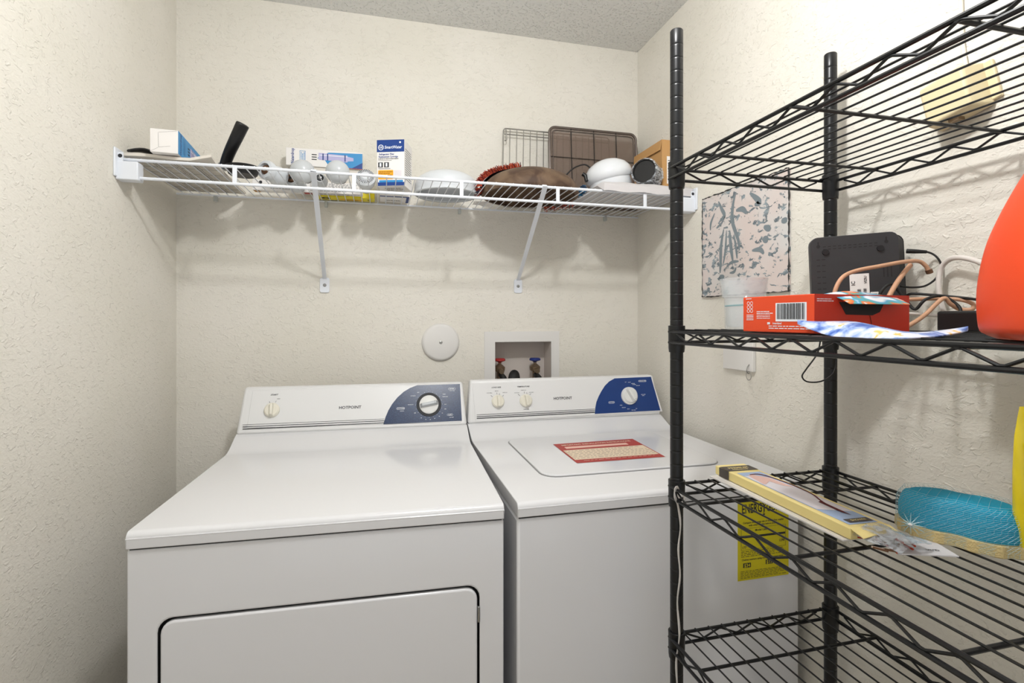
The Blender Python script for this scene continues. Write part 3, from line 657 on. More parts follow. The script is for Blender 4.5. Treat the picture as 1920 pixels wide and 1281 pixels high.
# tall navy and white carton
t, FR, LF, RT, TP, BT = carton('refrigerator_filter_carton', 'upright navy and white refrigerator filter carton, tallest carton on the shelf', 'box', (-0.0135, 1.664), math.radians(-19), 0.087, 0.085, 0.1425, DK, M_PAPER)
b = MB(FR); w, h = 0.087, 0.1425; z1 = Matrix.Translation((0, 0, 0.0004)); z2 = Matrix.Translation((0, 0, 0.0008))
b.rect(I, 0, h*0.735, w, h, M_DBLUE); b.rect(I, 0, 0, w, h*0.075, M_DBLUE); b.prism([(x_, y_, 0.0001) for x_, y_ in rrect(w*0.08, h*0.075, w*0.96, h*0.12, 0.003)], (0, 0, 0.0002), M_LBLUE)
b.lathe([(0.0068, 0), (0.0088, 0)], M_WINK, Matrix.Translation((w*0.15, h*0.835, 0.0004))); b.text('GE', 0.009, Matrix.Translation((w*0.15, h*0.835, 0.0004)), M_WINK)
b.text('SmartWater', 0.0132, Matrix.Translation((w*0.60, h*0.835, 0.0004)), M_WINK, sx=0.82, sheet=0.15)
b.lathe([(0, 0), (0.003, 0)], M_WINK, Matrix.Translation((w*0.85, h*0.94, 0.0004)))
b.text('Refrigerator Filter', 0.0082, z1 @ Matrix.Translation((w*0.36, h*0.685, 0)), M_DBLUE, sx=0.8); b.text('Replacement Cartridge', 0.0082, z1 @ Matrix.Translation((w*0.42, h*0.63, 0)), M_DBLUE, sx=0.8)
b.dashes(z1, w*0.06, h*0.57, w*0.9, h*0.60, 1, M_INK, 0.5, 0.03, 0.08, seed=3); b.dashes(z1, w*0.06, h*0.54, w*0.55, h*0.56, 1, M_GREYINK, 0.5, 0.03, 0.08, seed=4)
for x in (0.05, 0.27): b.rect(z1, w*x, h*0.40, w*(x+0.17), h*0.51, M_INK); b.rect(z2, w*(x+0.05), h*0.415, w*(x+0.12), h*0.495, M_WINK)
b.dashes(z1, w*0.06, h*0.36, w*0.5, h*0.385, 1, M_GREYINK, 0.5, 0.03, 0.08, seed=5)
b.prism([(x_, y_, 0.0001) for x_, y_ in rrect(w*0.05, h*0.14, w*0.60, h*0.34, 0.003)], (0, 0, 0.0003), M_ORNG); b.dashes(z2, w*0.08, h*0.17, w*0.57, h*0.32, 4, mat('brown ink', '8a5a1a', .6), 0.4, 0.08, 0.2, seed=6)
b.rect(z1, w*0.63, h*0.16, w*0.9, h*0.33, M_WHITEP)
b.build('front_print', t, smooth=0, fix=False)
b = MB(RT); b.dashes(I, 0.01, 0.02, 0.075, 0.12, 14, M_GREYINK, 0.3, 0.08, 0.2, seed=7); b.build('side_print', t, smooth=0, fix=False)
b = MB(BT); b.dashes(I, 0.015, 0.02, 0.07, 0.06, 3, M_INK, 0.4, 0.1, 0.2, seed=7); b.build('underside_print', t, smooth=0, fix=False)
t, FR, LF, RT, TP, BT = carton('filter_box', 'low white box with navy edges behind the tall navy and white carton', 'box', (-0.005, 1.790), 0, 0.098, 0.095, 0.06, DK, M_PAPER)
b = MB(BT); b.rect(I, 0, 0.083, 0.098, 0.095, M_DBLUE); b.rect(I, 0.088, 0, 0.098, 0.085, M_DBLUE); b.text('WATER', 0.014, Matrix.Translation((0.045, 0.03, 0.0004)), M_INK); b.build('underside_print', t, smooth=0, fix=False)

# white glass bowl shade
bp = Vector((0.212, 1.742, DK)); t = thing('glass_bowl_shade', 'round white glass ceiling light shade lying dome up on the shelf', 'lamp shade', bp)
R = 0.106; b = MB(); pr = [(R*0.96, 0.001), (R, 0.012)]+[(R*math.cos(math.radians(a)), 0.030+0.052*math.sin(math.radians(a))) for a in range(0, 86, 9)]+[(0, 0.082)]+[(R*0.94*math.cos(math.radians(a)), 0.028+0.048*math.sin(math.radians(a))) for a in range(80, -1, -10)]+[(R*0.92, 0.004), (R*0.96, 0.001)]
b.lathe(pr, M_OPAL, None, seg=48); b.build('glass', t, smooth=50)
b = MB(); b.lathe([(R*0.97, 0.0), (R*1.02, 0.002), (R*1.02, 0.010), (R*0.97, 0.012)], M_OPAL, None, seg=48); b.build('rim', t)
b = MB(); b.tube(smoothpath([(-0.062, 0.01, 0.066), (-0.052, 0.01, 0.077), (-0.038, 0.01, 0.080), (-0.028, 0.01, 0.078)], 4), 0.007, M_OPAL, 10); b.build('lug', t)

# wooden platter and fringed mat
pc = Vector((0.492, 1.698, DK)); RP = 0.166
t = thing('wooden_platter', 'large round dark brown wooden platter lying upside down, right of the glass shade', 'platter', pc)
dome = [(RP*math.cos(math.radians(a)), 0.012+0.082*math.sin(math.radians(a))) for a in range(0, 86, 8)]+[(0, 0.0943)]
b = MB(); b.lathe([(RP*0.93, 0.002), (RP*0.99, 0.002), (RP*1.0, 0.008)]+dome+[(r_*0.95, z_-0.007) for r_, z_ in dome[::-1] if z_ > 0.011], M_WOOD, None, seg=56); b.build('dish', t, smooth=50)
mt = thing('fringed_mat', 'navy cloth mat with red and blue fringe draped over the back of the wooden platter', 'mat', pc)
b = MB(); b.lathe([(r_*1.03+0.003, z_+0.004) for r_, z_ in dome[:-2]], M_NCLOTH, None, seg=40, ang=(math.radians(12), math.radians(190))); b.build('cloth', mt, smooth=50)
R_ = random.Random(5)
def strands(name, n, f, mats, L):
    b = MB()
    for i in range(n):
        p, d = f(i/(n-1)); d = (Vector(d)+Vector((R_.uniform(-.35, .35), R_.uniform(-.35, .35), R_.uniform(-.3, .35)))).normalized(); l_ = L*R_.uniform(0.7, 1.2); p = Vector(p)
        b.tube([p, p+d*l_*0.5+Vector((0, 0, 0.001)), p+d*l_+Vector((0, 0, -0.003))], [0.0015, 0.0016, 0.0008], R_.choice(mats), 4)
    return b.build(name, mt)
def left_edge(s):
    a = math.radians(188); e = math.radians(2+78*s); r_ = RP*1.03*math.cos(e)+0.003
    ang = a - math.radians(24)*s
    return (r_*math.cos(ang), r_*math.sin(ang)-0.004, 0.016+0.082*math.sin(e)+0.002), (-1.0+0.7*s, -0.4, 0.15+0.9*s)
plab(strands('fringe', 300, left_edge, [M_RUST, M_RUST2, M_DRED, M_RUST2], 0.022), 'orange red fringe on the left edge')
plab(strands('fringe', 70, lambda s: ((-RP*1.0+0.010*s, -0.02+0.05*s, 0.014), (-1, -0.3, -0.3)), [M_DRED, M_RUST, M_NCLOTH], 0.028), 'maroon fringe at the lower left')
plab(strands('fringe', 110, lambda s: ((0.10+0.085*s, 0.165-0.09*s, 0.010+0.004*s), (0.5, 0.7, -0.4)), [M_RUST, M_RUST2, M_DRED], 0.022), 'red fringe at the back edge')
plab(strands('fringe', 130, lambda s: ((RP*1.03*math.cos(math.radians(-22+30*s)), RP*1.03*math.sin(math.radians(-22+30*s)), 0.012+0.022*R_.random()), (0.9, -0.5, 0.25)), [M_BYARN, M_NCLOTH, M_BYARN], 0.020), 'blue fringe at the right edge')
# crumpled white bag under the platter's left
b = MB(); P_ = [[(0.325+0.075*j/6+0.004*R_.random(), 1.83+0.06*i/5, DK+0.002+0.010*R_.random()) for j in range(7)] for i in range(6)]
b.grid(P_, M_PAPER, thick=(0, 0, 0.003)); tag(b.build('crumpled_paper', smooth=40), 'small crumpled white paper on the shelf behind the wooden platter', 'paper')

# chrome rack leaning on the wall
rk = thing('oven_rack', 'chrome oven rack standing against the wall behind the brown mesh screen', 'rack', (0, 0, 0))
L_ = atY(945, 240, 1.885).x; zt_ = atY(945, 239, 1.885).z; Rr = L_+0.43; zb_ = DK+0.004
lean = lambda X, z: (X-0.010*(zt_-z)/0.3, 1.872+0.022*(z-zb_)/(zt_-zb_), z)
b = MB(); b.tube([lean(x_, z_) for x_, z_ in rrect(L_, zb_, Rr, zt_, 0.012)], 0.0026, M_CHROME, 8, closed=True); b.build('frame', rk)
b = MB(); b.tube([lean(L_+0.004, zt_-0.022), lean(Rr, zt_-0.022)], 0.0018, M_CHROME, 6)
x = L_+0.026
while x < Rr-0.01: b.tube([lean(x, zb_), lean(x, zt_)], 0.0016, M_CHROME, 6); x += 0.0265
b.build('wires', rk)
b = MB(); b.tube(smoothpath([Vector(lean(L_+0.008, zt_))+Vector((0, -0.004, 0)), Vector(lean(L_+0.009, zt_-0.02))+Vector((0, -0.006, 0)), Vector(lean(L_+0.012, zt_-0.045))+Vector((0, -0.005, 0)), Vector(lean(L_+0.004, zt_-0.048))+Vector((0, -0.003, 0))], 4), 0.0022, M_CHROME, 8); b.build('hook', rk)
# mesh screen
sc = thing('mesh_screen', 'brown rectangular fine-mesh screen with rounded frame leaning in the right corner of the shelf', 'screen', (0, 0, 0))
X0 = atY(1030, 240, 1.845).x; X1 = atY(1192, 260, 1.845).x; Zt = atY(1030, 237, 1.845).z; Zb = DK+0.006
ln = lambda X, z, o=0: (X, 1.825+0.022*(z-Zb)/(Zt-Zb)+o, z)
b = MB(); b.tube([ln(x_, z_) for x_, z_ in rrect(X0, Zb, X1, Zt, 0.024, 6)], 0.0052, M_SCREENF, 8, closed=True); b.tube([ln(x_, z_, -0.003) for x_, z_ in rrect(X0+0.012, Zb+0.012, X1-0.012, Zt-0.012, 0.016, 6)], 0.0022, M_SCREENF, 6, closed=True); b.build('frame', sc)
b = MB(); pp = rrect(X0+0.002, Zb+0.002, X1-0.002, Zt-0.002, 0.022, 6); b.prism([ln(x_, z_) for x_, z_ in pp], (0, 0.0006, 0), M_SCREEN); b.build('mesh', sc)
b = MB()
for f_ in (0.24, 0.50, 0.76): b.tube([ln(X0+(X1-X0)*f_, Zb, -0.003), ln(X0+(X1-X0)*f_, Zt, -0.003)], 0.0018, M_BLACKP, 6)
b.tube([ln(X0, Zt-0.115, -0.004), ln(X1, Zt-0.115, -0.004)], 0.0012, M_BLACKP, 6); b.build('cross_wires', sc)

# folded cloth, dome, wrapped roll, cardboard
b = MB(); pts = []
nx, ny = 16, 10; cx0, cx1, cy0, cy1 = 0.672, 1.000, YF-0.014, 1.815
top = []; bot = []
for i in range(ny+1):
    rt, rb = [], []
    for j in range(nx+1):
        s, u_ = j/nx, i/ny; x = cx0+(cx1-cx0)*s; y = cy0+(cy1-cy0)*u_
        ed = min(1, s*7, u_*6, (1-u_)*6, (1-s)*10+0.4); rnd = math.sqrt(max(0, 1-(1-ed)**2))
        if j == 0 and i in (0, ny): x += 0.012
        rt.append((x, y, DK+0.016+0.016*rnd+0.0015*math.sin(x*60+y*20))); rb.append((x, y, DK+0.0145-0.0135*rnd if i else DK-0.007+0.002*math.sin(j*1.1)))
    top.append(rt); bot.append(rb)
b.grid(top, M_CLOTH); b.grid([r_[::-1] for r_ in bot], M_CLOTH); bmesh.ops.remove_doubles(b.bm, verts=b.bm.verts, dist=0.0001)
def rim(b, top, bot):
    idx = [(0, j) for j in range(nx+1)]+[(i, nx) for i in range(1, ny+1)]+[(ny, j) for j in range(nx-1, -1, -1)]+[(i, 0) for i in range(ny-1, 0, -1)]
    for a in range(len(idx)):
        c = idx[(a+1) % len(idx)]; a_ = idx[a]; b.poly([top[a_[0]][a_[1]], top[c[0]][c[1]], bot[c[0]][c[1]], bot[a_[0]][a_[1]]], M_CLOTH)
rim(b, top, bot); bmesh.ops.remove_doubles(b.bm, verts=b.bm.verts, dist=0.0001)
tag(b.build('folded_cloth', smooth=60), 'thick folded pale grey cloth lying flat at the right end of the shelf', 'cloth')
CT = DK+0.0335
p = Vector((0.778, 1.665, CT)); t = thing('ceramic_dome', 'glossy white mushroom-shaped ceramic dome sitting on the folded cloth', 'dome', p)
Mx = Matrix.Translation((0, 0, 0.004)) @ Matrix.Rotation(math.radians(-9), 4, 'Y')
b = MB(Mx); b.lathe([(0, 0.002), (0.070, 0.002), (0.074, 0.008), (0.072, 0.034), (0.064, 0.042), (0, 0.042)], M_PORC, None, seg=44); b.build('base', t, smooth=40)
Mx = Matrix.Translation((-0.005, 0, 0.024)) @ Matrix.Rotation(math.radians(-12), 4, 'Y')
b = MB(Mx); b.lathe([(0, 0), (0.066, 0.004), (0.079, 0.012), (0.083, 0.026), (0.079, 0.044), (0.066, 0.062), (0.044, 0.076), (0.022, 0.083), (0, 0.085)], M_PORC, None, seg=44); b.build('cap', t, smooth=60)
b = MB(); b.tube(smoothpath([at(1062, 328, 1.78), at(1072, 318, 1.78), at(1085, 311, 1.79), at(1098, 309, 1.79), at(1108, 316, 1.79), at(1116, 321, 1.79), at(1129, 323, 1.78), at(1136, 336, 1.78)], 5), 0.0026, M_RUBBER, 8)
b.tube([at(1092, 326, 1.785), at(1098, 330, 1.785), at(1100, 340, 1.78)], 0.007, M_BLACKP, 10)
tag(b.build('electric_cable', smooth=60), 'short black cable arching behind the white dome', 'cable')
cyl = Vector((0.850, 1.566, CT+0.0470)); t = thing('wrapped_roll', 'black roll wrapped in clear plastic between the white dome and the cardboard box', 'roll', cyl)
Mc = axis_m((0, 0, 0), (-0.72, -0.66, 0.06)); b = MB(); Rc = 0.041
b.lathe([(0, -0.004), (Rc*0.86, -0.004), (Rc*0.9, 0), (Rc, 0), (Rc, -0.07), (0, -0.07)], M_BLACKP, Mc, seg=36); b.build('core', t)
b = MB(); rr = random.Random(3)
pr = [(Rc*0.2, 0.003), (Rc*0.95, 0.004)]+[(Rc*(1.05+0.06*rr.random()), -0.0085*i) for i in range(9)]
b.lathe(pr[1:], M_WRAP, Mc, seg=28)
for v_ in b.bm.verts: v_.co *= 1+rr.uniform(-0.03, 0.05)
b.build('plastic_wrap', t, smooth=0)
t, FR, LF, RT, TP, BT = carton('cardboard_box', 'brown cardboard box with white label in the right corner of the shelf', 'box', (0.938, 1.602), 0, 0.064, 0.20, 0.172, CT, M_CARDB, 0.002)
b = MB(FR); b.rect(I, 0.018, 0.02, 0.06, 0.115, M_PAPER); b.dashes(Z_(I, 0.0004), 0.022, 0.03, 0.056, 0.105, 8, M_GREYINK, 0.3, 0.1, 0.3, seed=2); b.build('address_label', t, smooth=0, fix=False)
b = MB(); b.prism([(0.0, 0.0, 0.171), (0.0, 0.20, 0.171), (-0.004, 0.195, 0.140), (-0.004, 0.005, 0.136)], (-0.002, 0, 0), M_CARDB); b.build('flap', t)

# ------------------------------------------------------------------ things on the back wall
c0 = atY(826, 642, YB); t = thing('wall_cover_plate', 'round white blank cover plate screwed to the back wall left of the outlet box', 'cover plate', (c0.x, YB, c0.z))
Mr = axis_m((0, 0, 0), (0, -1, 0)); b = MB(); b.lathe([(0, 0.013), (0.058, 0.013), (0.064, 0.011), (0.069, 0.004), (0.0695, -0.002)], M_LPLUG, Mr, seg=56); b.build('plate', t, smooth=40)
b = MB(); b.lathe([(0, 0.0135), (0.003, 0.015), (0.0055, 0.014), (0.006, 0.0125)], M_STEEL, Mr, seg=18); b.build('screw', t)
ox0, oz1 = atY(908, 622, YB).x, atY(908, 622, YB).z; ox1 = atY(1048, 621, YB).x
t = thing('washer_outlet_box', 'white recessed water outlet box in the back wall behind the washer', 'outlet box', (0, 0, 0))
b = MB(); y0 = YB-0.004
for lo, hi in (((ox0, hz0-0.03), (hx0, oz1)), ((hx1, hz0-0.03), (ox1, oz1)), ((hx0, hz1), (hx1, oz1)), ((hx0, hz0-0.03), (hx1, hz0))): b.box((lo[0], y0, lo[1]), (hi[0], YB+0.001, hi[1]), M_FRAMEP)
b.build('frame', t)
M_REC = mat('recess plastic', 'cfc6bf', 0.6); b = MB(); d_ = 0.085; hx0 += 0.001; hx1 -= 0.001; hz1 -= 0.001; hz0 += 0.001
for q_ in ([(hx0, y0, hz0), (hx0, y0, hz1), (hx0, YB+d_, hz1), (hx0, YB+d_, hz0)], [(hx1, y0, hz0), (hx1, YB+d_, hz0), (hx1, YB+d_, hz1), (hx1, y0, hz1)], [(hx0, y0, hz1), (hx1, y0, hz1), (hx1, YB+d_, hz1), (hx0, YB+d_, hz1)], [(hx0, y0, hz0), (hx0, YB+d_, hz0), (hx1, YB+d_, hz0), (hx1, y0, hz0)], [(hx0, YB+d_, hz0), (hx0, YB+d_, hz1), (hx1, YB+d_, hz1), (hx1, YB+d_, hz0)]): b.poly(q_, M_REC)
b.build('recess', t, smooth=0, fix=False)
for px, py, hm, nm in ((937, 676, M_RED, 'red hot water valve handle'), (1003, 675, mat('blue valve paint', '23347a', 0.4), 'blue cold water valve handle')):
    c = atY(px, py, YB+0.035); b = MB()
    b.lathe([(0, -0.09), (0.010, -0.09), (0.010, -0.045), (0.019, -0.040), (0.021, -0.026), (0.012, -0.018), (0.006, -0.014), (0.006, 0), (0, 0)], M_BRASS, Matrix.Translation(c), seg=20)
    b.tube([c+Vector((0, 0, -0.035)), c+Vector((0, -0.035, -0.040))], 0.010, M_BRASS, 12); vv = b.build('valve', t)
    b = MB(); b.lathe([(0, 0.008), (0.018, 0.008), (0.022, 0.005), (0.022, -0.001), (0.008, -0.006), (0.004, -0.012)], hm, Matrix.Translation(c), seg=16); plab(b.build('valve_handle', vv), nm)
for k_, px, x_ in ((0, 942, 0.0), (1, 1008, 0.0)):
    p = atY(px, 706, YB+0.005); b = MB(); b.tube(smoothpath([p+Vector((0, 0.03, 0.004)), p, p+Vector((0.004, -0.02, -0.02)), p+Vector((0.0, -0.06, -0.12)), Vector((p.x, 1.79, 0.75))], 6), 0.011, M_RUBBER, 12)
    tag(b.build('fill_hose', smooth=60), ('black water hose on the red left valve' if k_ == 0 else 'black water hose on the blue right valve')+' behind the washer', 'hose')
p = atY(962, 704, YB-0.01); b = MB(); b.tube(smoothpath([p+Vector((0.03, 0.05, -0.08)), p+Vector((0.014, 0.02, -0.015)), p+Vector((0.004, 0, 0.002)), p+Vector((-0.01, -0.03, -0.03)), p+Vector((-0.02, -0.07, -0.15)), Vector((p.x-0.02, 1.80, 0.70))], 6), 0.0185, M_RUBBER, 16)
tag(b.build('drain_hose', smooth=60), 'thick black drain hose hooked into the outlet box between the valves', 'hose')

# ------------------------------------------------------------------ things on the right wall
XW = XR-0.006
py0, py1 = atX(1320, 450, XR).y, atX(1483, 450, XR).y; pz1 = atX(1322, 374, XR).z; pz0 = atX(1322, 557, XR).z
cn = thing('canvas_painting', 'square pink canvas with grey blotches on the right wall above the top of the washer', 'painting', (0, 0, 0))
b = MB(); b.box((XW, py1, pz0), (XR-0.0005, py0, pz1), M_CANV); b.build('canvas', cn)
b = MB(); R2 = random.Random(12)
for (a, c) in (((py0, pz0), (py0, pz1)), ((py1, pz0), (py1, pz1)), ((py1, pz1), (py0, pz1)), ((py1, pz0), (py0, pz0))):
    n_ = 40; pts = [(XW-0.0005, a[0]+(c[0]-a[0])*i/n_+R2.uniform(-.0012, .0012), a[1]+(c[1]-a[1])*i/n_+R2.uniform(-.0012, .0012)) for i in range(n_+1)]
    b.tube(pts, [R2.choice((0.0005, 0.001, 0.0018, 0.0026)) for _ in pts], M_CEDGE, 5)
b.build('crusted_edge', cn)
b = MB()
def stroke(pxs, w):
    pts = smoothpath([atX(x_, y_, XW-0.0006) for x_, y_ in pxs], 4); n_ = len(pts)
    for i in range(n_-1):
        q_ = []
        for k_ in (i, i+1):
            d = pts[min(k_+1, n_-1)]-pts[max(k_-1, 0)]; nn_ = Vector((0, -d.z, d.y)).normalized()*w*1.15*(0.25+0.75*math.sin(math.pi*(k_+0.3)/n_)); q_ += [pts[k_]-nn_, pts[k_]+nn_]
        b.poly([q_[0], q_[1], q_[3], q_[2]], M_CPAINT)
for s_, w_ in (([(1380, 360), (1374, 385), (1373, 415), (1384, 450), (1386, 470)], 0.006), ([(1357, 430), (1352, 460), (1351, 490), (1350, 512)], 0.006), ([(1362, 432), (1360, 470), (1356, 495)], 0.004), ([(1368, 432), (1370, 460), (1374, 490)], 0.006), ([(1376, 440), (1380, 465), (1382, 485)], 0.004), ([(1347, 378), (1353, 392), (1358, 404), (1350, 415)], 0.006), ([(1340, 400), (1333, 418), (1332, 432)], 0.004), ([(1360, 405), (1352, 420), (1345, 425)], 0.003), ([(1406, 362), (1418, 372), (1424, 380), (1415, 384)], 0.008), ([(1380, 395), (1392, 392), (1400, 400)], 0.007), ([(1432, 425), (1440, 428), (1445, 426)], 0.008), ([(1430, 448), (1440, 450)], 0.009), ([(1465, 415), (1476, 412)], 0.007), ([(1410, 470), (1425, 468), (1432, 476)], 0.006), ([(1362, 500), (1372, 492), (1385, 490)], 0.004), ([(1350, 518), (1358, 520)], 0.006), ([(1368, 512), (1376, 510), (1380, 502)], 0.004)):
    stroke(s_, w_)
o_ = b.build('brush_strokes', cn)
# chime box
y_a, y_b = 0.755, 0.652
t = thing('door_chime', 'tilted beige plastic door chime box high on the right wall behind the rack', 'door chime', (XR, 0.698, CZ+0.394), rot=(math.radians(-12), 0, 0))
b = MB(); hh = 0.041
b.prism([(-0.002, 0.046, -hh), (-0.002, -0.044, -hh), (-0.002, -0.044, hh), (-0.002, 0.046, hh)], None, M_BEIGE, top=[(-0.046, 0.040, -hh*0.96), (-0.046, -0.034, -hh*0.96), (-0.046, -0.034, hh*0.92), (-0.046, 0.040, hh*0.92)]); b.build('cover', t, bevel=0.005)
b = MB(); b.box((-0.008, -0.056, -hh*0.8), (-0.0008, 0.052, hh*0.9), M_BEIGE); b.build('base_plate', t, bevel=0.002)
b = MB(); b.box((-0.034, -0.004, -hh-0.006), (-0.018, 0.012, -hh+0.002), M_BRASS); b.build('latch', t)
b = MB(); b.tube(smoothpath([atX(1812, 128, XR-0.006), atX(1806, 90, XR-0.004), atX(1803, 40, XR-0.004), atX(1801, -40, XR-0.004), atX(1800, -160, XR-0.004)], 5), 0.0035, mat('painted cable', 'e3ddd0', 0.6), 8)
tag(b.build('chime_cable', smooth=60), 'cream painted cable running up the right wall from the door chime', 'cable')
# hook plate
h0 = atX(1362, 690, XR); h1 = atX(1418, 697, XR); t = thing('hook_plate', 'small white wall plate with a key ring hook under the middle rack shelf', 'hook', (0, 0, 0))
b = MB(); b.box((XR-0.012, h1.y, h0.z), (XR-0.0005, h0.y, h0.z+0.085), M_LPLUG); b.build('plate', t, bevel=0.002)
hc = atX(1404, 690, XR-0.016); b = MB(); b.tube(smoothpath([hc+Vector((0.006, 0.004, 0.010)), hc+Vector((-0.004, 0.002, 0.0)), hc+Vector((-0.006, 0, -0.012)), hc+Vector((0.0, -0.002, -0.016))], 4), 0.0016, M_STEEL, 8); b.build('hook', t)
b = MB(); rc = hc+Vector((-0.002, -0.002, -0.022)); b.tube([rc+Vector((0, 0.010*math.cos(a), 0.012*math.sin(a))) for a in [2*math.pi*i/20 for i in range(20)]], 0.0011, M_CHROME, 6, closed=True); tag(b.build('key_ring'), 'thin steel key ring hanging from the small white hook plate', 'key ring')

# ------------------------------------------------------------------ black wire rack
K = 1.127
PXF, PXR, PY = 0.5104*K, 0.8454*K, 0.8225*K
SXF, SXR, EY = 0.4985*K, 0.857*K, 0.831*K
GAP = 0.019*K; PYN = 0.075+0.012
EYN = EY-(0.095*2+0.193*3)*K; PYN = EYN+0.010
ZS = [CZ+0.2684*K, CZ-0.0230*K, CZ-0.2976*K, CZ-0.5670*K, CZ-0.93]
rack = thing('wire_rack', 'tall black wire shelving rack standing against the right wall in front of the washer', 'shelving rack', ((PXF+PXR)/2, (PY+PYN)/2, 0))
RO = rack.location.copy(); RM = Matrix.Translation(-RO)
for X, Y in ((PXF, PY), (PXR, PY), (PXF, PYN), (PXR, PYN)):
    b = MB(RM); rp = 0.0128; pr = [(0, 0.03), (rp, 0.03)]; z = 0.06; zt = CZ+0.514*K
    while z < zt-0.01: pr += [(rp, z-0.0035), (rp, z-0.0009), (rp*0.96, z), (rp, z+0.0009), (rp, z+0.0035)]; z += 0.0262
    pr += [(rp, zt-0.002), (rp*0.9, zt), (0, zt)]
    b.lathe(pr, M_BLACK, Matrix.Translation((X, Y, 0)), seg=28); po = b.build('post', rack, smooth=50)
    b = MB(RM); b.lathe([(0, 0), (0.018, 0), (0.020, 0.008), (0.014, 0.014), (0.006, 0.018), (0.006, 0.034), (0, 0.034)], M_BLACKP, Matrix.Translation((X, Y, 0)), seg=18); b.build('levelling_foot', po)
def shelf_unit(z):
    b = MB(RM); r1 = 0.0032
    def truss(p, q):
        p, q = Vector(p), Vector(q); L = (q-p).length; d = (q-p)/L
        b.tube([p, q], r1, M_BLACK, 8); dn = Vector((0, 0, -GAP)); b.tube([p+dn, q+dn], r1, M_BLACK, 8)
        n_ = round((L-0.05)/0.036); n_ -= n_ % 2; st = (L-0.05)/n_; pts = []
        for i in range(n_+1): pts.append(p+d*(0.025+st*i)+Vector((0, 0, -0.0035 if i % 2 == 0 else -GAP+0.0035)))
        zz = []
        for i, c in enumerate(pts):
            if i: zz.append(c-d*0.003)
            if i < len(pts)-1: zz.append(c+d*0.003)
        b.tube(zz, 0.0020, M_BLACK, 6)
    truss((SXF, EY-0.004, z), (SXF, EYN+0.004, z)); truss((SXR, EY-0.004, z), (SXR, EYN+0.004, z))
    truss((PXF, EY, z), (PXR, EY, z)); truss((PXF, EYN, z), (PXR, EYN, z))
    s_ = b.build('shelf', rack)
    for X, Y in ((PXF, PY), (PXR, PY), (PXF, PYN), (PXR, PYN)):
        b = MB(RM); b.lathe([(0.0130, -0.041), (0.0150, -0.041), (0.0160, -0.033), (0.0165, 0.0118), (0.0150, 0.0125), (0.0130, 0.0125)], M_BLACK, Matrix.Translation((X, Y, z)), seg=28); b.build('collar', s_)
    b = MB(RM); n_ = 12; sp = (SXR-SXF)/(n_+1)
    for i in range(1, n_+1): b.tube([(SXF+sp*i, EYN-0.001, z+0.0035), (SXF+sp*i, EY+0.001, z+0.0035)], 0.0016, M_BLACK, 6)
    plab(b.build('deck_wires', s_), 'parallel thin black wires')
    for i in range(4):
        y = EY-(0.095+0.193*i)*K; b = MB(RM); b.tube([(SXF-0.002, y, z-0.0022), (SXR+0.002, y, z-0.0022)], 0.0030, M_BLACK, 8); b.build('cross_bar', s_)
for z in ZS: shelf_unit(z)
D2, D3 = ZS[1]+0.0054, ZS[2]+0.0054

# white ribbon tied at the third collar
b = MB(); tt = 1.018
pa = smoothpath([at(1277, 933, tt), at(1272, 922, tt), at(1266, 916, tt-0.01), at(1265, 930, tt-0.012), at(1271, 948, tt), at(1276, 985, tt), at(1272, 1030, tt), at(1275, 1080, tt), at(1270, 1130, tt), at(1274, 1190, tt), at(1268, 1240, tt), at(1270, 1300, tt), at(1267, 1380, tt)], 5)
b.tube(pa, [0.0052+0.0010*math.sin(i*0.9) for i in range(len(pa))], M_RIBBON, 8, flat=0.25); pb = smoothpath([at(1277, 935, tt), at(1280, 925, tt), at(1283, 936, tt+0.004), at(1276, 945, tt)], 5); b.tube(pb, 0.0025, M_RIBBON, 6, flat=0.4)
tag(b.build('ribbon', smooth=60), 'white ribbon tied at the front left post collar of the rack, hanging down', 'ribbon')

# --- middle shelf
cc = at(1394, 600, 0.955); cp = thing('plastic_cup', 'clear plastic tumbler standing on the middle rack shelf left of the orange carton', 'cup', (cc.x, cc.y, D2), rot=(math.radians(0.0), math.radians(0.0), 0))
b = MB(); b.lathe([(0, 0.001), (0.030, 0.001), (0.032, 0.004), (0.0335, 0.058), (0.037, 0.060), (0.0415, 0.094), (0.0400, 0.0945), (0.0355, 0.062), (0.0318, 0.059), (0.0300, 0.006), (0, 0.004)], M_CUP, None, seg=40); b.build('wall', cp, smooth=50)
b = MB(); b.tube([(0.0318*math.cos(a), 0.0318*math.sin(a), 0.0465+0.0025*math.cos(a)) for a in [2*math.pi*i/40 for i in range(40)]], 0.0010, M_TEAL, 6, closed=True); b.build('teal_line', cp)

t, FR, LF, RT, TP, BT = carton('orange_carton', 'torn open orange-red carton with barcode lying on the middle rack shelf', 'box', (0.586, 0.597), math.radians(4), 0.186, 0.135, 0.0555, D2, M_OBOX)
b = MB(LF); w, h = 0.135, 0.0555
b.rect(I, w*0.50, h*0.30, w*0.91, h*0.80, M_WINK); b.barcode(Z_(I, 0.0003), w*0.52, h*0.36, w*0.89, h*0.78, M_INK, n=24)
b.text('Kitchenware', 0.0001, I, M_WINK); b.dashes(I, w*0.22, h*0.50, w*0.46, h*0.60, 2, M_WINK, 0.4, 0.1, 0.3, seed=1); b.dashes(I, w*0.22, h*0.36, w*0.42, h*0.50, 3, M_WINK, 0.3, 0.1, 0.3, seed=2); b.dashes(I, w*0.40, h*0.08, w*0.95, h*0.20, 2, M_WINK, 0.35, 0.05, 0.15, seed=3)
b.rect(I, w*0.38, h*0.215, w*0.42, h*0.275, M_WINK); b.text('interlabel', 0.0045, Matrix.Translation((w*0.52, h*0.245, 0)), M_WINK)
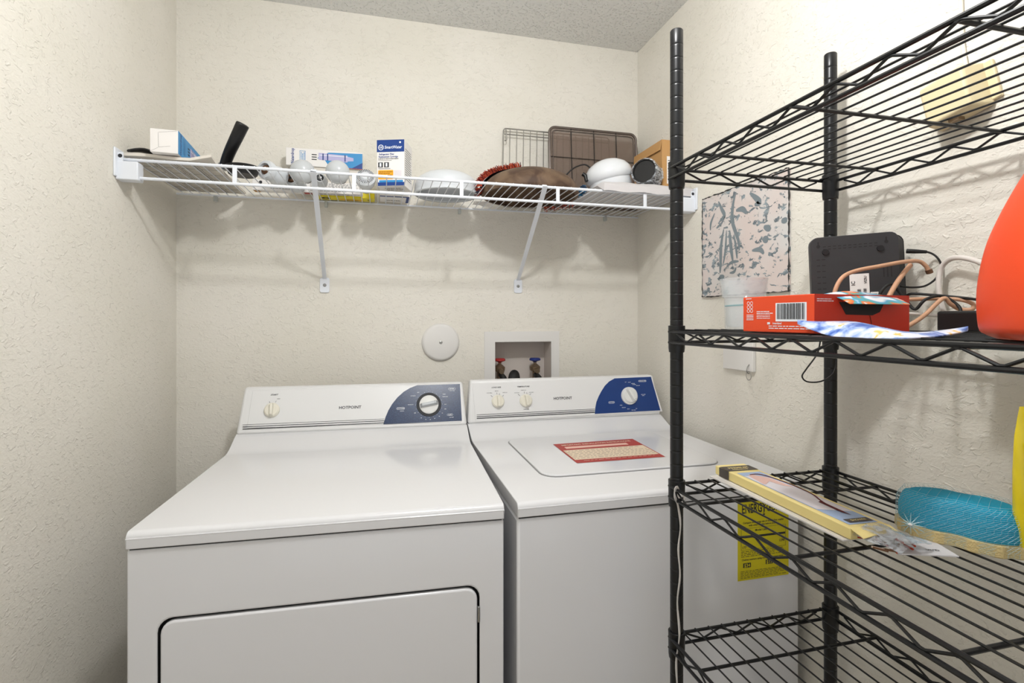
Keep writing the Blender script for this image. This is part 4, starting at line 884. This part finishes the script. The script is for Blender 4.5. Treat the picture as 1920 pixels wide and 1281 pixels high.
for i in range(3):
    for j in range(2): b.lathe([(0.0022, 0), (0.0030, 0)], M_WINK, Matrix.Translation((w*(0.09+0.05*j), h*(0.60+0.11*i), 0)), seg=14)
b.dashes(I, w*0.06, h*0.32, w*0.17, h*0.50, 4, M_WINK, 0.4, 0.2, 0.5, seed=5); b.dashes(I, w*0.05, h*0.93, w*0.14, h*0.97, 1, M_WINK, 0.5, 0.2, 0.4, seed=6)
b.build('side_print', t, smooth=0, fix=False)
b = MB(FR); b.rect(I, 0, 0, 0.186, h, M_OBOX2); z1 = Z_(I, 0.0003); b.poly([(0.045, h*0.80, 0.0003), (0.058, h*0.48, 0.0003), (0.110, h*0.46, 0.0003), (0.125, h*0.55, 0.0003), (0.135, h*0.82, 0.0003)], M_GAP); b.dashes(z1, 0.004, h*0.80, 0.035, h*0.90, 2, M_WINK, 0.4, 0.1, 0.3, seed=3)
b.tube([(0.105, h*0.45, 0.0004), (0.108, h*0.25, 0.0004), (0.104, h*0.02, 0.0004)], 0.0004, M_GAP, 4); b.build('torn_front', t, smooth=0, fix=False)
M_FLAP = mat('printed flap', 'ffffff', 0.45); k = NT(M_FLAP); tc = k.n('ShaderNodeTexCoord'); nn = k.n('ShaderNodeTexNoise', Scale=22.0, Detail=2.0, Distortion=0.8); k.l(tc.outputs['Object'], nn.inputs[0])
k.l(k.ramp(nn.outputs[0], [(0.36, lin('e6e8ee')), (0.42, lin('3d9cc4')), (0.50, lin('5a9a86')), (0.52, lin('e0552c')), (0.60, lin('e88a3c')), (0.64, lin('dfe3ee'))]), k.b.inputs['Base Color'])
b = MB(); P_ = []
for i in range(5):
    s = i/4; P_.append([(0.038+0.118*u_+0.006*s, -0.006-0.012*s+0.03*(1-s)*1.0, h*(1.00-0.26*s)+0.006*math.sin(math.pi*u_)*(1-s)+0.004*math.sin(math.pi*s)) for u_ in [j/8 for j in range(9)]])
b.grid(P_, M_FLAP, thick=(0, -0.0006, 0.0006)); plab(b.build('torn_flap', t, smooth=50), 'torn flap printed in blue, white and orange')
# plastic packet
M_PACK = mat('printed packet film', 'd0d4e0', 0.25, coat=0.3); k = NT(M_PACK); tc = k.n('ShaderNodeTexCoord'); nn = k.n('ShaderNodeTexNoise', Scale=26.0, Detail=3.0, Distortion=1.5); k.l(tc.outputs['Object'], nn.inputs[0])
k.l(k.ramp(nn.outputs[0], [(0.36, lin('3f63b4')), (0.46, lin('8fa9dc')), (0.54, lin('c9d3ea')), (0.62, lin('d5daea')), (0.68, lin('e0b65a'))]), k.b.inputs['Base Color'])
fr_ = [at(1495, 608, .735), at(1560, 631, .672), at(1650, 636, .602), at(1735, 634, .585), at(1790, 627, .60), at(1815, 621, .61)]
bk2 = [at(1496, 606, .738), at(1590, 604, .690), at(1645, 613, .640), at(1705, 628, .640), at(1770, 624, .63), at(1816, 619, .615)]
b = MB(); P_ = [[f_.lerp(g_, s)+Vector((0, 0, 0.004*math.sin(math.pi*s))) for f_, g_ in zip(smoothpath(fr_, 4), smoothpath(bk2, 4))] for s in (0, .25, .5, .75, 1)]
b.grid(P_, M_PACK, thick=(0, 0, 0.0012)); pk = tag(b.build('plastic_packet', smooth=50), 'crinkled blue and white plastic packet in front of the orange carton', 'packet')
# modem
mL = Vector((0.827, 0.844, D2)); an = math.atan2(-0.081, 0.112); t = thing('modem', 'black modem standing upright on the middle rack shelf behind the orange carton', 'modem', mL, an)
w, h, d = 0.146, 0.180, 0.042
b = MB(Matrix.Rotation(math.radians(-2.2), 4, 'Y') @ Matrix.Identity(4)); b.prism([(x_, 0, z_) for x_, z_ in rrect(0.0, 0.004, w, h, 0.014)], (0, 0.022, 0), M_BLACKM); b.prism([(x_, 0.022, z_) for x_, z_ in rrect(0.0, 0.004, w, h, 0.014)], None, M_BLACKM, top=[(x_, 0.034, z_) for x_, z_ in rrect(0.002, 0.004, w+0.016, h-0.003, 0.016)]); b.prism([(x_, 0.035, z_) for x_, z_ in rrect(0.003, 0.004, w+0.0175, h-0.001, 0.016)], (0, 0.009, 0), M_BLACKP); b.build('housing', t, bevel=0.003)
FRm = Matrix.Rotation(math.radians(-2.2), 4, 'Y') @ basis((0, -0.0004, 0), (1, 0, 0), (0, 0, 1))
b = MB(FRm)
for i in range(11): b.rect(I, 0.022+i*0.0085, h-0.020, 0.027+i*0.0085, h-0.0185, M_GAP); b.rect(I, 0.022+i*0.0085, h-0.025, 0.027+i*0.0085, h-0.0235, M_GAP)
for i in range(11): b.rect(I, 0.010, 0.02+i*0.0115, 0.016, 0.0215+i*0.0115, M_GAP); b.rect(I, 0.019, 0.02+i*0.0115, 0.025, 0.0215+i*0.0115, M_GAP)
for x in (0.014, w-0.020): b.lathe([(0, 0), (0.0032, 0)], M_GAP, Matrix.Translation((x, h-0.018, 0.0002)), seg=14); b.rect(Z_(I, 0.0002), x-0.0012, h-0.018, x+0.0012, h-0.009, M_GAP)
for i in range(3): b.rect(I, w-0.027+i*0.006, 0.095, w-0.025+i*0.006, 0.115, M_GAP)
b.build('vents', t, smooth=0, fix=False)
for x in (0.026, w-0.030):
    b = MB(FRm); b.lathe([(0, 0.003), (0.0055, 0.003), (0.006, 0)], M_BLACKP, Matrix.Translation((x, h-0.030, 0)), seg=20); b.build('rubber_pad', t)
b = MB(FRm); b.rect(I, 0.064, 0.030, 0.096, 0.104, M_PAPER); b.rect(I, 0.097, 0.03, 0.110, 0.068, M_PAPER); z1 = Z_(I, 0.0004) @ Matrix.Translation((0.096, 0.03, 0)) @ Matrix.Rotation(math.pi/2, 4, 'Z')
b.barcode(z1, 0.004, 0.005, 0.045, 0.010, M_INK, seed=3); b.barcode(z1, 0.004, 0.014, 0.045, 0.020, M_INK, seed=4); b.text('DHG536', 0.006, z1 @ Matrix.Translation((0.022, 0.026, 0)), M_INK); b.text('VIZIU', 0.006, z1 @ Matrix.Translation((0.062, 0.006, 0)), M_INK); b.text('IC', 0.009, z1 @ Matrix.Translation((0.056, 0.026, 0)), M_INK)
b.barcode(z1, 0.004, -0.012, 0.035, -0.004, M_INK, seed=6); plab(b.build('sticker', t, smooth=0, fix=False), 'white barcode sticker')
b = MB(Matrix.Rotation(math.radians(-2.2), 4, 'Y') @ basis((w+0.0006, 0, 0), (0, 1, 0), (0, 0, 1))); b.rect(I, 0.006, 0.02, 0.015, 0.085, M_LPLUG); b.rect(Z_(I, 0.0003), 0.007, 0.05, 0.014, 0.06, M_GAP); b.rect(Z_(I, 0.0003), 0.007, 0.028, 0.014, 0.038, M_GAP); b.build('ports', t, smooth=0, fix=False)
# cables
def cable(name, label, pts, r, m, cat='cable', extra=None):
    b = MB(); b.tube(smoothpath([at(*p) for p in pts], 6), r, m, 10)
    if extra: extra(b)
    return tag(b.build(name, smooth=60), label, cat)
def ferr(b): q0 = at(1741, 506, .95); b.tube([q0, q0+Vector((0.003, 0, -0.006))], 0.0056, M_BRONZE, 10)
cable('coaxial_cable', 'beige coaxial cable arching in front of the modem', [(1562, 580, .92), (1566, 545, .92), (1580, 520, .925), (1605, 508, .93), (1650, 499, .935), (1695, 491, .94), (1722, 490, .95), (1735, 498, .95), (1740, 506, .95)], 0.0036, M_COAX, extra=ferr)
cable('coaxial_cable', 'straight beige coaxial cable rising from the orange carton to the modem side', [(1650, 600, .93), (1665, 560, .93), (1685, 525, .94), (1707, 497, .955)], 0.0042, M_COAX)
cable('coaxial_cable', 'beige coaxial cable coiled right of the orange carton', [(1695, 562, .93), (1760, 560, .92), (1800, 562, .90), (1824, 570, .89), (1822, 580, .89), (1800, 580, .90), (1782, 570, .90), (1768, 560, .90), (1735, 590, .90), (1712, 606, .885), (1690, 618, .875)], 0.0036, M_COAX)
cable('power_cable', 'thin black cable with plug looping from the modem side', [(1706, 471, .975), (1740, 473, .97), (1758, 484, .96), (1765, 502, .955), (1755, 522, .95), (1735, 536, .95), (1710, 539, .95), (1688, 537, .95)], 0.0018, M_RUBBER, extra=lambda b: b.tube([at(1700, 471, .985), at(1716, 471.5, .975), at(1737, 472.5, .97)], [0.0045, 0.0042, 0.003], M_RUBBER, 10))
cable('power_cable', 'black cable running right behind the orange bottle', [(1698, 556, .96), (1710, 551, .95), (1745, 553, .93), (1800, 558, .90), (1850, 564, .86), (1900, 568, .825)], 0.0024, M_RUBBER)
cable('power_cable', 'tangled black cable between orange carton and black adapter', [(1644, 563, .945), (1655, 543, .94), (1668, 533, .94), (1678, 538, .94), (1700, 565, .93), (1716, 580, .92), (1735, 562, .91), (1765, 555, .91), (1790, 568, .90), (1801, 582, .89), (1792, 602, .88), (1775, 621, .86)], 0.0026, M_RUBBER)
cable('white_cable', 'thick white cable arching up behind the black adapter', [(1776, 600, .935), (1765, 570, .94), (1760, 535, .945), (1764, 505, .945), (1778, 488, .93), (1800, 483, .905), (1835, 491, .875), (1880, 512, .84)], 0.0046, M_WCAB)
cable('white_cable', 'thin white cord lying between the orange carton and the adapter', [(1698, 588, .92), (1730, 590, .92), (1760, 592, .92), (1785, 586, .925)], 0.0030, M_WCAB)
cable('hanging_cable', 'thin black cable loop hanging under the middle rack shelf near the post', [(1538, 640, .985), (1532, 664, .985), (1512, 692, .985), (1504, 706, .985), (1514, 716, .985), (1540, 715, .985), (1562, 700, .985), (1568, 675, .985), (1562, 650, .985), (1558, 640, .985)], 0.0014, M_RUBBER)
t, FR, LF, RT, TP, BT = carton('power_adapter', 'black brick adapter on the middle rack shelf beside the orange bottle', 'adapter', (0.872, 0.470), 0, 0.078, 0.175, 0.033, D2, M_BLACKP, 0.004)
# orange jug
jc = Vector((0.655, 0.330, D2)); t = thing('detergent_bottle', 'large orange detergent bottle at the right edge of the middle rack shelf', 'bottle', jc, math.radians(-33))
b = MB(); prof = [(0.0, 0.060), (0.004, 0.068), (0.012, 0.0735), (0.05, 0.0745), (0.09, 0.069), (0.12, 0.060), (0.15, 0.048), (0.175, 0.036), (0.195, 0.025), (0.205, 0.022), (0.225, 0.022)]
rows = []; prof = [(v_.z, v_.x) for v_ in smoothpath([(q_[1], 0, q_[0]) for q_ in prof], 4)]
for z_, hw in prof:
    hw = hw*1.05+0.009; z_ *= 1.03; row = []
    for i in range(40):
        a = 2*math.pi*i/40; c_, s_ = math.cos(a), math.sin(a); e_ = 0.75 if z_ < 0.19 else 1.0
        row.append(b.v((hw*1.0*abs(c_)**e_*math.copysign(1, c_), hw*(0.95 if z_ < 0.19 else 1)*abs(s_)**e_*math.copysign(1, s_), z_)))
    rows.append(row)
for i in range(len(rows)-1):
    for j in range(40): b.f([rows[i][j], rows[i][(j+1) % 40], rows[i+1][(j+1) % 40], rows[i+1][j]], M_JUG)
b.f(rows[0][::-1], M_JUG); b.f(rows[-1], M_JUG); b.build('body', t, smooth=60)
b = MB(); b.lathe([(0.0, 0.2315), (0.036, 0.2315), (0.036, 0.258), (0.030, 0.264), (0, 0.264)], M_DBLUE, None, seg=30); plab(b.build('cap', t), 'dark blue cap')

# --- third shelf
Y0_ = 0.599; t = thing('long_carton', 'long pale yellow carton with bedding picture lying across the lower rack shelf', 'box', (0.668, 0.615, D3+0.0045), math.radians(-2.0))
LB, WB, HB = 0.334, 0.068, 0.018
b = MB(); b.box((0, 0, 0), (WB, LB, HB), M_CREAM); b.build('carton', t, bevel=0.002)
b = MB(basis((0, 0, HB+0.0005), (1, 0, 0), (0, 1, 0))); z1 = Z_(I, 0.0003); z2 = Z_(I, 0.0006); z3 = Z_(I, 0.0009)
b.rect(I, 0.0, LB*0.86, WB, LB*0.955, M_UMBER); b.text('PREMIUM', 0.011, z1 @ Matrix.Translation((WB*0.5, LB*0.915, 0)), M_CREAM); b.dashes(z1, WB*0.2, LB*0.875, WB*0.8, LB*0.895, 1, M_CREAM, 0.5, 0.05, 0.12, seed=3)
b.rect(I, 0.008, LB*0.03, WB-0.008, LB*0.82, M_SKYP)
b.poly([(0.010, LB*0.22, 0.0003), (WB-0.010, LB*0.16, 0.0003), (WB-0.010, LB*0.55, 0.0003), (WB*0.75, LB*0.70, 0.0003), (0.010, LB*0.76, 0.0003)], M_WHITEP)
b.poly([(0.012, LB*0.60, 0.0006), (0.018, LB*0.76, 0.0006), (WB*0.45, LB*0.77, 0.0006), (WB*0.72, LB*0.70, 0.0006), (WB*0.80, LB*0.52, 0.0006), (WB*0.60, LB*0.56, 0.0006), (WB*0.50, LB*0.64, 0.0006), (WB*0.25, LB*0.60, 0.0006)], M_PINKP)
b.tube(smoothpath([(WB*0.38, LB*0.77, 0.0008), (WB*0.70, LB*0.76, 0.0008), (WB*0.88, LB*0.60, 0.0008), (WB*0.86, LB*0.42, 0.0008), (WB*0.66, LB*0.30, 0.0008), (WB*0.55, LB*0.18, 0.0008)], 5), 0.0016, M_DRED, 6, flat=0.3)
b.poly([(WB*0.55, LB*0.30, 0.0009), (WB*0.66, LB*0.31, 0.0009), (WB*0.62, LB*0.12, 0.0009), (WB*0.54, LB*0.16, 0.0009)], M_DRED)
b.rect(z2, WB*0.22, LB*0.045, WB*0.84, LB*0.085, M_UMBER); b.text('SHOWN', 0.007, z3 @ Matrix.Translation((WB*0.53, LB*0.065, 0)), M_CREAM)
plab(b.build('top_print', t, smooth=0, fix=False), 'printed top with blue and white bedding picture')
b = MB(); b.prism([(-0.0006, LB*0.86, 0.0005), (-0.0006, LB*0.955, 0.0005), (-0.0006, LB*0.955, HB), (-0.0006, LB*0.86, HB)], (-0.0003, 0, 0), M_UMBER); b.build('side_band', t)
b = MB(); b.grid([[(WB*j/4, -0.022*i/3, HB-0.001+0.004*math.sin(math.pi*j/4)*i/3-0.002*i) for j in range(5)] for i in range(4)], M_CREAM, thick=(0, 0, 0.001)); b.build('end_flap', t, smooth=50)
b = MB(); b.box((0.6625, 0.622, D3+0.0002), (0.722, 0.944, D3+0.0034), M_PAPER); tag(b.build('white_card', bevel=0.0008), 'thin white card lying under the long pale yellow carton', 'card')
# plastic bag with red contents
t = thing('plastic_bag', 'clear plastic bag with copper red pieces poking out of the long carton end', 'bag', (0.706, 0.590, D3+0.006)); R3 = random.Random(8)
b = MB(); P1 = []
for i in range(7):
    s = i/6; P1.append([(-0.036+0.072*u_+0.010*s, 0.024-0.066*s*(1-0.2*u_), 0.006+0.014*math.sin(math.pi*u_)*(1-0.7*s)+0.003*R3.random()) for u_ in [j/7 for j in range(8)]])
b.grid(P1, M_WRAP, thick=(0, 0, 0.0008)); b.build('film', t, smooth=25)
b = MB()
for i in range(30): p0 = Vector((R3.uniform(-.028, .024), R3.uniform(-.03, .03), R3.uniform(0.000, .008))); b.tube([p0, p0+Vector((R3.uniform(-.012, .012), R3.uniform(.006, .018), R3.uniform(-.002, .002)))], 0.0016, R3.choice([M_RUST, mat('pale tin', 'c9b8a8', .4), M_BRONZE]), 5)
plab(b.build('contents', t), 'copper red slivers')
b = MB(); b.M = TR((0.700, 0.568, D3+0.0006), math.radians(-20)); b.box((0, 0, 0), (0.078, 0.060, 0.0016), M_CLOTH); b.box((-0.0008, 0.002, 0), (-0.0001, 0.058, 0.0022), M_RUST2); b.text('VIVID', 0.007, basis((0.055, 0.016, 0.0020), (1, 0, 0), (0, 1, 0)), M_GREYINK)
tag(b.build('grey_leaflet'), 'small grey folded leaflet under the plastic bag', 'leaflet')
# sponge
sc_ = Vector((0.834, 0.583, D3+0.001)); t = thing('scrub_sponge', 'turquoise sponge with tan scrubber base in a clear net on the lower rack shelf', 'sponge', sc_, math.radians(-62))
def outline(s=1.0):
    pts = []
    for i in range(56):
        a = 2*math.pi*i/56; r_ = 1-0.10*math.cos(2*a)*0+0.0
        x_ = 0.073*math.cos(a); y_ = 0.046*math.sin(a)*(1-0.20*math.cos(a)**2*0) ; y_ *= 1-0.22*math.exp(-(x_/0.022)**2); pts.append((x_*s, y_*s))
    return pts
def loft(b, lv, m):
    rws = [[b.v((x_, y_, z_)) for x_, y_ in outline(s_)] for z_, s_ in lv]
    for i in range(len(rws)-1):
        for j in range(56): b.f([rws[i][j], rws[i][(j+1) % 56], rws[i+1][(j+1) % 56], rws[i+1][j]], m)
    b.f(rws[0][::-1], m); b.f(rws[-1], m)
b = MB()
lo_ = []
for i in range(56):
    a = 2*math.pi*i/56; x_, y_ = outline(1.0)[i]; sc2 = 1.05+0.045*math.cos(14*a); lo_.append((x_*sc2, y_*sc2, 0.0))
b.prism(lo_, (0, 0, 0.018), M_TAN); plab(b.build('scrubber_base', t, bevel=0.002), 'tan scalloped scrubber layer')
b = MB(); loft(b, [(0.018, 0.98), (0.022, 1.02), (0.040, 1.02), (0.052, 0.98), (0.059, 0.93), (0.063, 0.80), (0.064, 0.5)], M_SPONGE); b.build('sponge', t, smooth=50)
b = MB(); rings = 26; rw = []
for zi in range(rings):
    z_ = 0.002+0.065*zi/(rings-1); s_ = 1.06 if z_ < 0.045 else 1.06-0.14*((z_-0.045)/0.022)**2; rw.append([(x_*s_, y_*s_, z_) for x_, y_ in outline()])
for q_ in rw[::1]: b.tube(q_[::2], 0.00022, M_NET, 3, closed=True)
for j in range(56): b.tube([rw[k_][(j+k_//3) % 56] for k_ in range(0, rings, 2)], 0.00022, M_NET, 3)
for j in range(-6, 7):
    x_ = j*0.0115; yy = 0.040*math.sqrt(max(0, 1-(x_/0.078)**2)); b.tube(smoothpath([(x_, -yy, 0.0645), (x_*0.98, 0, 0.067), (x_, yy, 0.0645)], 4), 0.00022, M_NET, 3)
net = b.build('net', t)
b = MB(); kp = Vector((-0.050, -0.052, 0.022))
for i in range(12):
    a = 2*math.pi*i/12; b.tube([kp, kp+Vector((0.018*math.cos(a), 0.006, 0.016*math.sin(a)))], [0.0012, 0.0003], M_NET, 4)
b.lathe([(0, -0.003), (0.003, 0), (0, 0.003)], M_RIBBON, Matrix.Translation(kp), seg=10); b.build('net_knot', net)
# yellow pouch
M_POUCH = mat('yellow pouch film', 'f0d818', 0.25, coat=0.5)
pl = Vector((0.836, 0.4985, D3)); an = -TH; t = thing('yellow_pouch', 'shiny yellow pouch with fruit pictures standing at the right edge of the lower rack shelf', 'pouch', pl, an)
b = MB(); rows = []
for z_, dd, ins in ((0.0, 0.018, 0.010), (0.012, 0.024, 0.006), (0.06, 0.022, 0.0), (0.12, 0.016, -0.002), (0.17, 0.009, -0.001), (0.195, 0.003, 0.003), (0.210, 0.0015, 0.006)):
    pts = []; wl2 = 0.13-2*ins*0.6
    for i in range(24):
        a = 2*math.pi*i/24; c_ = math.cos(a); pts.append(b.v((0.065+(0.065-ins)*math.copysign(abs(c_)**0.8, c_), 0.02+dd*math.sin(a), z_)))
    rows.append(pts)
for i in range(len(rows)-1):
    for j in range(24): b.f([rows[i][j], rows[i][(j+1) % 24], rows[i+1][(j+1) % 24], rows[i+1][j]], M_POUCH)
b.f(rows[0][::-1], M_POUCH); b.f(rows[-1], M_POUCH); b.build('pouch', t, smooth=60)
b = MB()
def dec(x0, z0, x1, z1, m, o=0.0): b.poly([(x0, yf(z0)-o, z0), (x1, yf(z0)-o, z0), (x1, yf(z1)-o, z1), (x0, yf(z1)-o, z1)], m)
yf = lambda z: -0.006+0.018*(z/0.2)**1.3
M_GRN = mat('dark green print', '2c4a34', 0.4); M_FRUIT = mat('orange fruit print', 'ee7a1e', 0.4); M_FRED = mat('red fruit print', 'd83222', 0.4); M_PINK = mat('pink print', 'ee8a78', 0.4)
dec(0.0055, 0.150, 0.118, 0.161, M_DBLUE); dec(0.0055, 0.135, 0.118, 0.149, M_PINK); dec(0.0055, 0.030, 0.118, 0.134, M_GRN)
b.text('TROPICAL', 0.008, basis((0.065, yf(0.156)-0.0008, 0.1555), (1, 0, 0), (0, 0.02, 1)), M_WINK); b.text('FRUIT', 0.030, basis((0.060, yf(0.09)-0.003, 0.093), (1, 0, 0), (0, 0.08, 1)), M_WINK, sx=1.0, sheet=0.3)
b.text('4X', 0.016, basis((0.028, yf(0.17)-0.0008, 0.173), (1, 0, 0), (0, 0.02, 1)), M_FRED)
for x_, z_, r_, m_ in ((0.026, 0.060, 0.015, M_FRUIT), (0.060, 0.055, 0.020, M_FRED), (0.100, 0.062, 0.016, M_FRUIT), (0.030, 0.036, 0.012, M_FRED), (0.09, 0.036, 0.013, M_FRUIT)):
    b.lathe([(0, 0), (r_, 0)], m_, basis((x_, yf(z_)-0.0022, z_), (1, 0, 0), (0, 0.03, 1)), seg=24)
plab(b.build('front_print', t, smooth=0, fix=False), 'dark green fruit label')

# ceiling lamp base above the light (out of frame)
